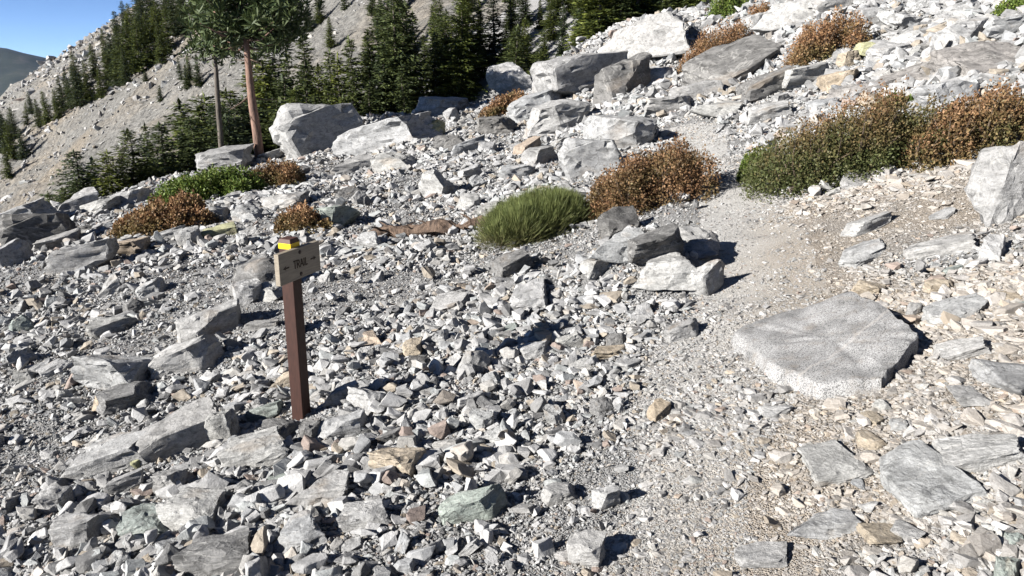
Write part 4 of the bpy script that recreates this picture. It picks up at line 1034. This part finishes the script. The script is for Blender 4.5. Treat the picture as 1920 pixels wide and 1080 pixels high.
shrub(1092, 1332, 278, 412, 21000, .028, .82, M['shrub'], 24, 'rusty brown rounded shrub between the scree and the trail', lumps=9, depth_ratio=.8)
shrub(1462, 1612, 45, 132, 10000, .045, .85, M['shrub'], 25, 'reddish brown bush below the big upright boulder', lumps=7)
shrub(1268, 1400, 62, 128, 7000, .05, .95, M['shrub'], 26, 'orange creeping bush beside the dark striped slab', lumps=6)
shrub(1390, 1445, 15, 62, 3000, .055, .95, M['shrub'], 36, 'small orange bush between two pale boulders high on the slope', lumps=3)
shrub(208, 405, 372, 448, 12000, .05, .78, M['shrub'], 27, 'brown dry shrub mat below the bright green mat on the left crest', lumps=8)
shrub(285, 490, 318, 392, 12000, .06, -.35, M['shrub_green'], 28, 'bright green leafy mat on the crest left of the tall pine', lumps=8, top_dry=.1)
shrub(462, 580, 306, 362, 6500, .06, .6, M['shrub'], 29, 'olive and brown low shrub at the foot of the tall pine', lumps=5)
shrub(512, 625, 388, 446, 6000, .04, .8, M['shrub'], 30, 'small brown dry bush behind the top of the signpost', lumps=5)
shrub(902, 992, 180, 216, 4500, .075, .78, M['shrub'], 31, 'low brown bush below the upright split boulder', lumps=5)
shrub(1332, 1400, -12, 32, 3500, .08, -.2, M['shrub_green'], 32, 'dark green bush at the top of the slope above the orange bush', lumps=4)
shrub(1866, 1935, -10, 30, 3500, .045, -.1, M['shrub_green'], 33, 'green bush high above the banded outcrop', lumps=4)

# bright green rabbitbrush: fine upright stems
def brush(px0, px1, py_top, py_base, tuftn, blades, seed, label):
    r = np.random.default_rng(seed)
    pc, t = hit((px0 + px1) / 2, py_base - 22); W = (px1 - px0) * t / F_PX; Hh = (py_base - py_top) * t / F_PX * .62
    e = obj('shrub', None, loc=pc); V = []; dr = []; parts = []
    for k in range(tuftn):
        f = (k + .5) / tuftn; x = (f - .5) * W * .74 + r.normal(0, .04); y = (f - .5) * .50 * W + r.uniform(-.26, .26) * W
        g0 = Hs(pc[0] + x, pc[1] + y) - pc[2]; hh = Hh * r.uniform(.75, 1.05) * (.72 + .5 * math.sin(math.pi * (.12 + .76 * f)))
        parts.append(tube([(x, y, g0 - .05), (x + r.normal(0, .03), y, g0 + hh * .3)], [.014, .009], 5))
        for _ in range(blades):
            az = r.uniform(0, 6.283); lean = min(abs(r.normal(0, .8)), 1.4); l_ = hh * r.uniform(.78, 1.0) * (1 - .10 * min(lean, 1.3))
            d = np.array([math.cos(az) * math.sin(lean), math.sin(az) * math.sin(lean), math.cos(lean)])
            b_ = np.array([x, y, g0]) + d * l_ * r.uniform(.5, .84) + r.normal(0, .012, 3); tip = np.array([x, y, g0]) + d * l_ + r.normal(0, .02, 3) + [0, 0, .02]
            w_ = np.cross(d, r.normal(0, 1, 3)); w_ *= .0028 / np.linalg.norm(w_)
            V += [b_ - w_ * .6, b_ + w_ * .6, (b_ + tip) / 2 + w_ * 1.1, tip]
            dv = np.clip(1.0 - 2.0 * (b_[2] - g0) / hh + r.normal(0, .12), 0, 1); dr += [min(1, dv + .45), min(1, dv + .45), dv * .6, 0]
    V = np.array(V); me = mesh_fast('foliage', V, np.arange(len(V)).reshape(-1, 4), M['brush']); fattr(me, 'dry', dr); obj('foliage', me, e)
    sv, sf = merge(parts); obj('stems', mesh_np('stems', sv, sf, M['stem']), e)
    tag(e, label, 'shrub')
brush(915, 1098, 345, 462, 40, 1500, 40, 'bright green fine stemmed brush beside the rusty brown shrub')

# ------------------------------------------------------------------ fallen dead branch
a, ta = hit(690, 452); b_, tb = hit(920, 432)
e = obj('fallen_branch', None, loc=a)
r = np.random.default_rng(5)
pts = []; NB = 16
for k in range(NB):
    f = k / (NB - 1); p = a + (b_ - a) * f; z = Hs(p[0], p[1])
    pts.append(Vector((p[0] - a[0], p[1] - a[1] + .03 * math.sin(f * 7), z - a[2] + .10 + .015 * math.sin(f * 14) + .02 * r.normal())))
rad = [.045 + .05 * math.sin(math.pi * (k / (NB - 1))) + .02 * abs(r.normal()) for k in range(NB)]
tv, tf = tube(pts, [q_ * .8 for q_ in rad], 11, .8, 3); obj('trunk', mesh_np('trunk', tv, tf, M['deadwood']), e)
for k in range(9):
    i = int(r.integers(2, NB - 1)); p0 = pts[i]; d = Vector((r.normal(0, 1), r.normal(0, .6), abs(r.normal(0, .5)) + .1)).normalized() * float(r.uniform(.12, .34))
    bv, bf = tube([p0, p0 + d * .5 + Vector((0, 0, .02)), p0 + d], [.022, .015, .004], 6, .4, k); obj('broken_limb', mesh_np('broken_limb', bv, bf, M['deadwood']), e)
tag(e, 'fallen weathered brown branch lying on the scree left of the green brush', 'log')

# ------------------------------------------------------------------ trail sign
PT = 4.4
base = at(566, 786, PT); _d = ray(541, 446); topp = np.array([0, 0, CAM_Z]) + _d * (base[1] / _d[1])
bz = Hs(base[0], base[1]); post_h = topp[2] - base[2]
sign = obj('trail_sign', None, loc=base)
yaw = math.atan2(.89, .45)                       # long side of the board in plan: direction (sin 27, cos 27)
lean = math.atan2((topp[0] - base[0]), post_h); 
sign.rotation_euler = Euler((0, lean, 0))
def box(name, size, loc, mat, parent, bev=.003, rotz=0.0):
    bm = bmesh.new(); bmesh.ops.create_cube(bm, size=1.0); bmesh.ops.scale(bm, vec=size, verts=bm.verts)
    if bev: bmesh.ops.bevel(bm, geom=list(bm.edges), offset=bev, segments=2, profile=.6, affect='EDGES')
    me = bpy.data.meshes.new(name); bm.to_mesh(me); bm.free(); me.materials.append(mat)
    return obj(name, me, parent, loc, Euler((0, 0, rotz)))
S = .078; HP = post_h
yaw = math.radians(90 - 21)
u = Vector((math.cos(yaw), math.sin(yaw), 0)); nrm = Vector((math.sin(yaw), -math.cos(yaw), 0))      # board runs along u, faces nrm
box('post', (S, S, HP - .055 + .35), (0, 0, (HP - .055 - .35) / 2), M['post'], sign, .004, yaw)
box('reflective_band', (S + .004, S + .004, .032), (0, 0, HP - .055 + .016), M['yellow'], sign, .001, yaw)
# cap: slightly wider block with a chamfered top
bm = bmesh.new(); bmesh.ops.create_cube(bm, size=1.0); bmesh.ops.scale(bm, vec=(S + .008, S + .008, .024), verts=bm.verts)
for v in bm.verts:
    if v.co.z > 0: v.co.x *= .82; v.co.y *= .82
bmesh.ops.bevel(bm, geom=list(bm.edges), offset=.002, segments=1, affect='EDGES')
me = bpy.data.meshes.new('cap'); bm.to_mesh(me); bm.free(); me.materials.append(M['cap']); obj('cap', me, sign, (0, 0, HP - .023 + .012), Euler((0, 0, yaw)))
BW, BH, BT = .365, .175, .030
ctr = Vector((0, 0, HP - .135)) + nrm * (S / 2 + BT / 2 - .001)
board = box('board', (BW, BT, BH), ctr, M['board'], sign, .003, yaw)
# lettering stands on the board face (local -Y of the board)
def flat_mesh(name, verts, faces, parent, th=.0015, x=0, z=0):
    bm = bmesh.new(); vs2 = [bm.verts.new((v[0] + x, -BT / 2 - th, v[1] + z)) for v in verts]
    fs2 = [bm.faces.new([vs2[i] for i in f]) for f in faces]
    ex = bmesh.ops.extrude_face_region(bm, geom=fs2)
    for g in ex['geom']:
        if isinstance(g, bmesh.types.BMVert): g.co.y += th + .002
    bmesh.ops.recalc_face_normals(bm, faces=bm.faces)
    me = bpy.data.meshes.new(name); bm.to_mesh(me); bm.free(); me.materials.append(M['paint']); return obj(name, me, parent)
sw = .0072; lh = .044
def stroke(a, b_, w=sw):
    a, b_ = Vector(a), Vector(b_); d = (b_ - a).normalized(); n_ = Vector((-d.y, d.x)) * w / 2
    return [a - n_, b_ - n_, b_ + n_, a + n_]
LET = {'T': [((0, lh), (.027, lh)), ((.0135, lh), (.0135, 0))], 'R': [((.002, 0), (.002, lh)), ((0, lh), (.020, lh - .003)), ((.020, lh - .003), (.021, lh * .58)), ((.021, lh * .56), (.002, lh * .48)), ((.010, lh * .5), (.024, 0))],
       'A': [((0, 0), (.013, lh)), ((.013, lh), (.026, 0)), ((.005, lh * .35), (.021, lh * .35))], 'I': [((.002, 0), (.002, lh))], 'L': [((.002, lh), (.002, 0)), ((.0, .002), (.020, .002))]}
x = -.062
for ch, adv in zip('TRAIL', (.030, .030, .032, .013, .022)):
    V2, F2 = [], []
    for a_, c_ in LET[ch]:
        q_ = stroke(a_, c_); F2.append(tuple(range(len(V2), len(V2) + 4))); V2 += q_
    flat_mesh('letter', V2, F2, board, x=x, z=-lh / 2); x += adv
for sgn in (-1, 1):
    cx_ = sgn * .122 - .004 
    V2 = [(-.016 * -sgn * -1, 0)]
    tip = sgn * .026; tail = -sgn * .026
    V2 = [(tip, 0), (tip - sgn * .026, .012), (tip - sgn * .020, .004), (tail, .004), (tail, -.004), (tip - sgn * .020, -.004), (tip - sgn * .026, -.012)]
    flat_mesh('arrow_mark', V2, [tuple(range(7)) if sgn < 0 else tuple(range(7))[::-1]], board, x=cx_, z=0)
for z_ in (.062, -.062):
    bm = bmesh.new(); bmesh.ops.create_uvsphere(bm, u_segments=14, v_segments=8, radius=.0115)
    for v in bm.verts: v.co.y *= .55
    me = bpy.data.meshes.new('bolt'); bm.to_mesh(me); bm.free(); me.materials.append(M['bolt']); obj('bolt', me, board, (0, -BT / 2 - .001, z_))
tag(sign, 'brown wooden trail signpost with yellow band and pale board reading TRAIL', 'sign')

# ------------------------------------------------------------------ mountain air
hm, hnt, hb = new_mat('mountain_air'); hnt.nodes.remove(hb)
pv = hnt.nodes.new('ShaderNodeVolumePrincipled'); pv.inputs['Color'].default_value = (.34, .55, 1.0, 1); pv.inputs['Density'].default_value = HAZE
hnt.links.new(pv.outputs[0], [q_ for q_ in hnt.nodes if q_.type == 'OUTPUT_MATERIAL'][0].inputs['Volume'])
bm = bmesh.new(); bmesh.ops.create_cube(bm, size=1.0); bmesh.ops.scale(bm, vec=(26000, 17000, 1200), verts=bm.verts)
me = bpy.data.meshes.new('haze'); bm.to_mesh(me); bm.free(); me.materials.append(hm)
hz_o = obj('haze', me, loc=(0, 5000, -642 + 600)); hz_o['kind'] = 'stuff'; hz_o['label'] = 'thin blue mountain air veiling the distant range'; hz_o['category'] = 'haze'
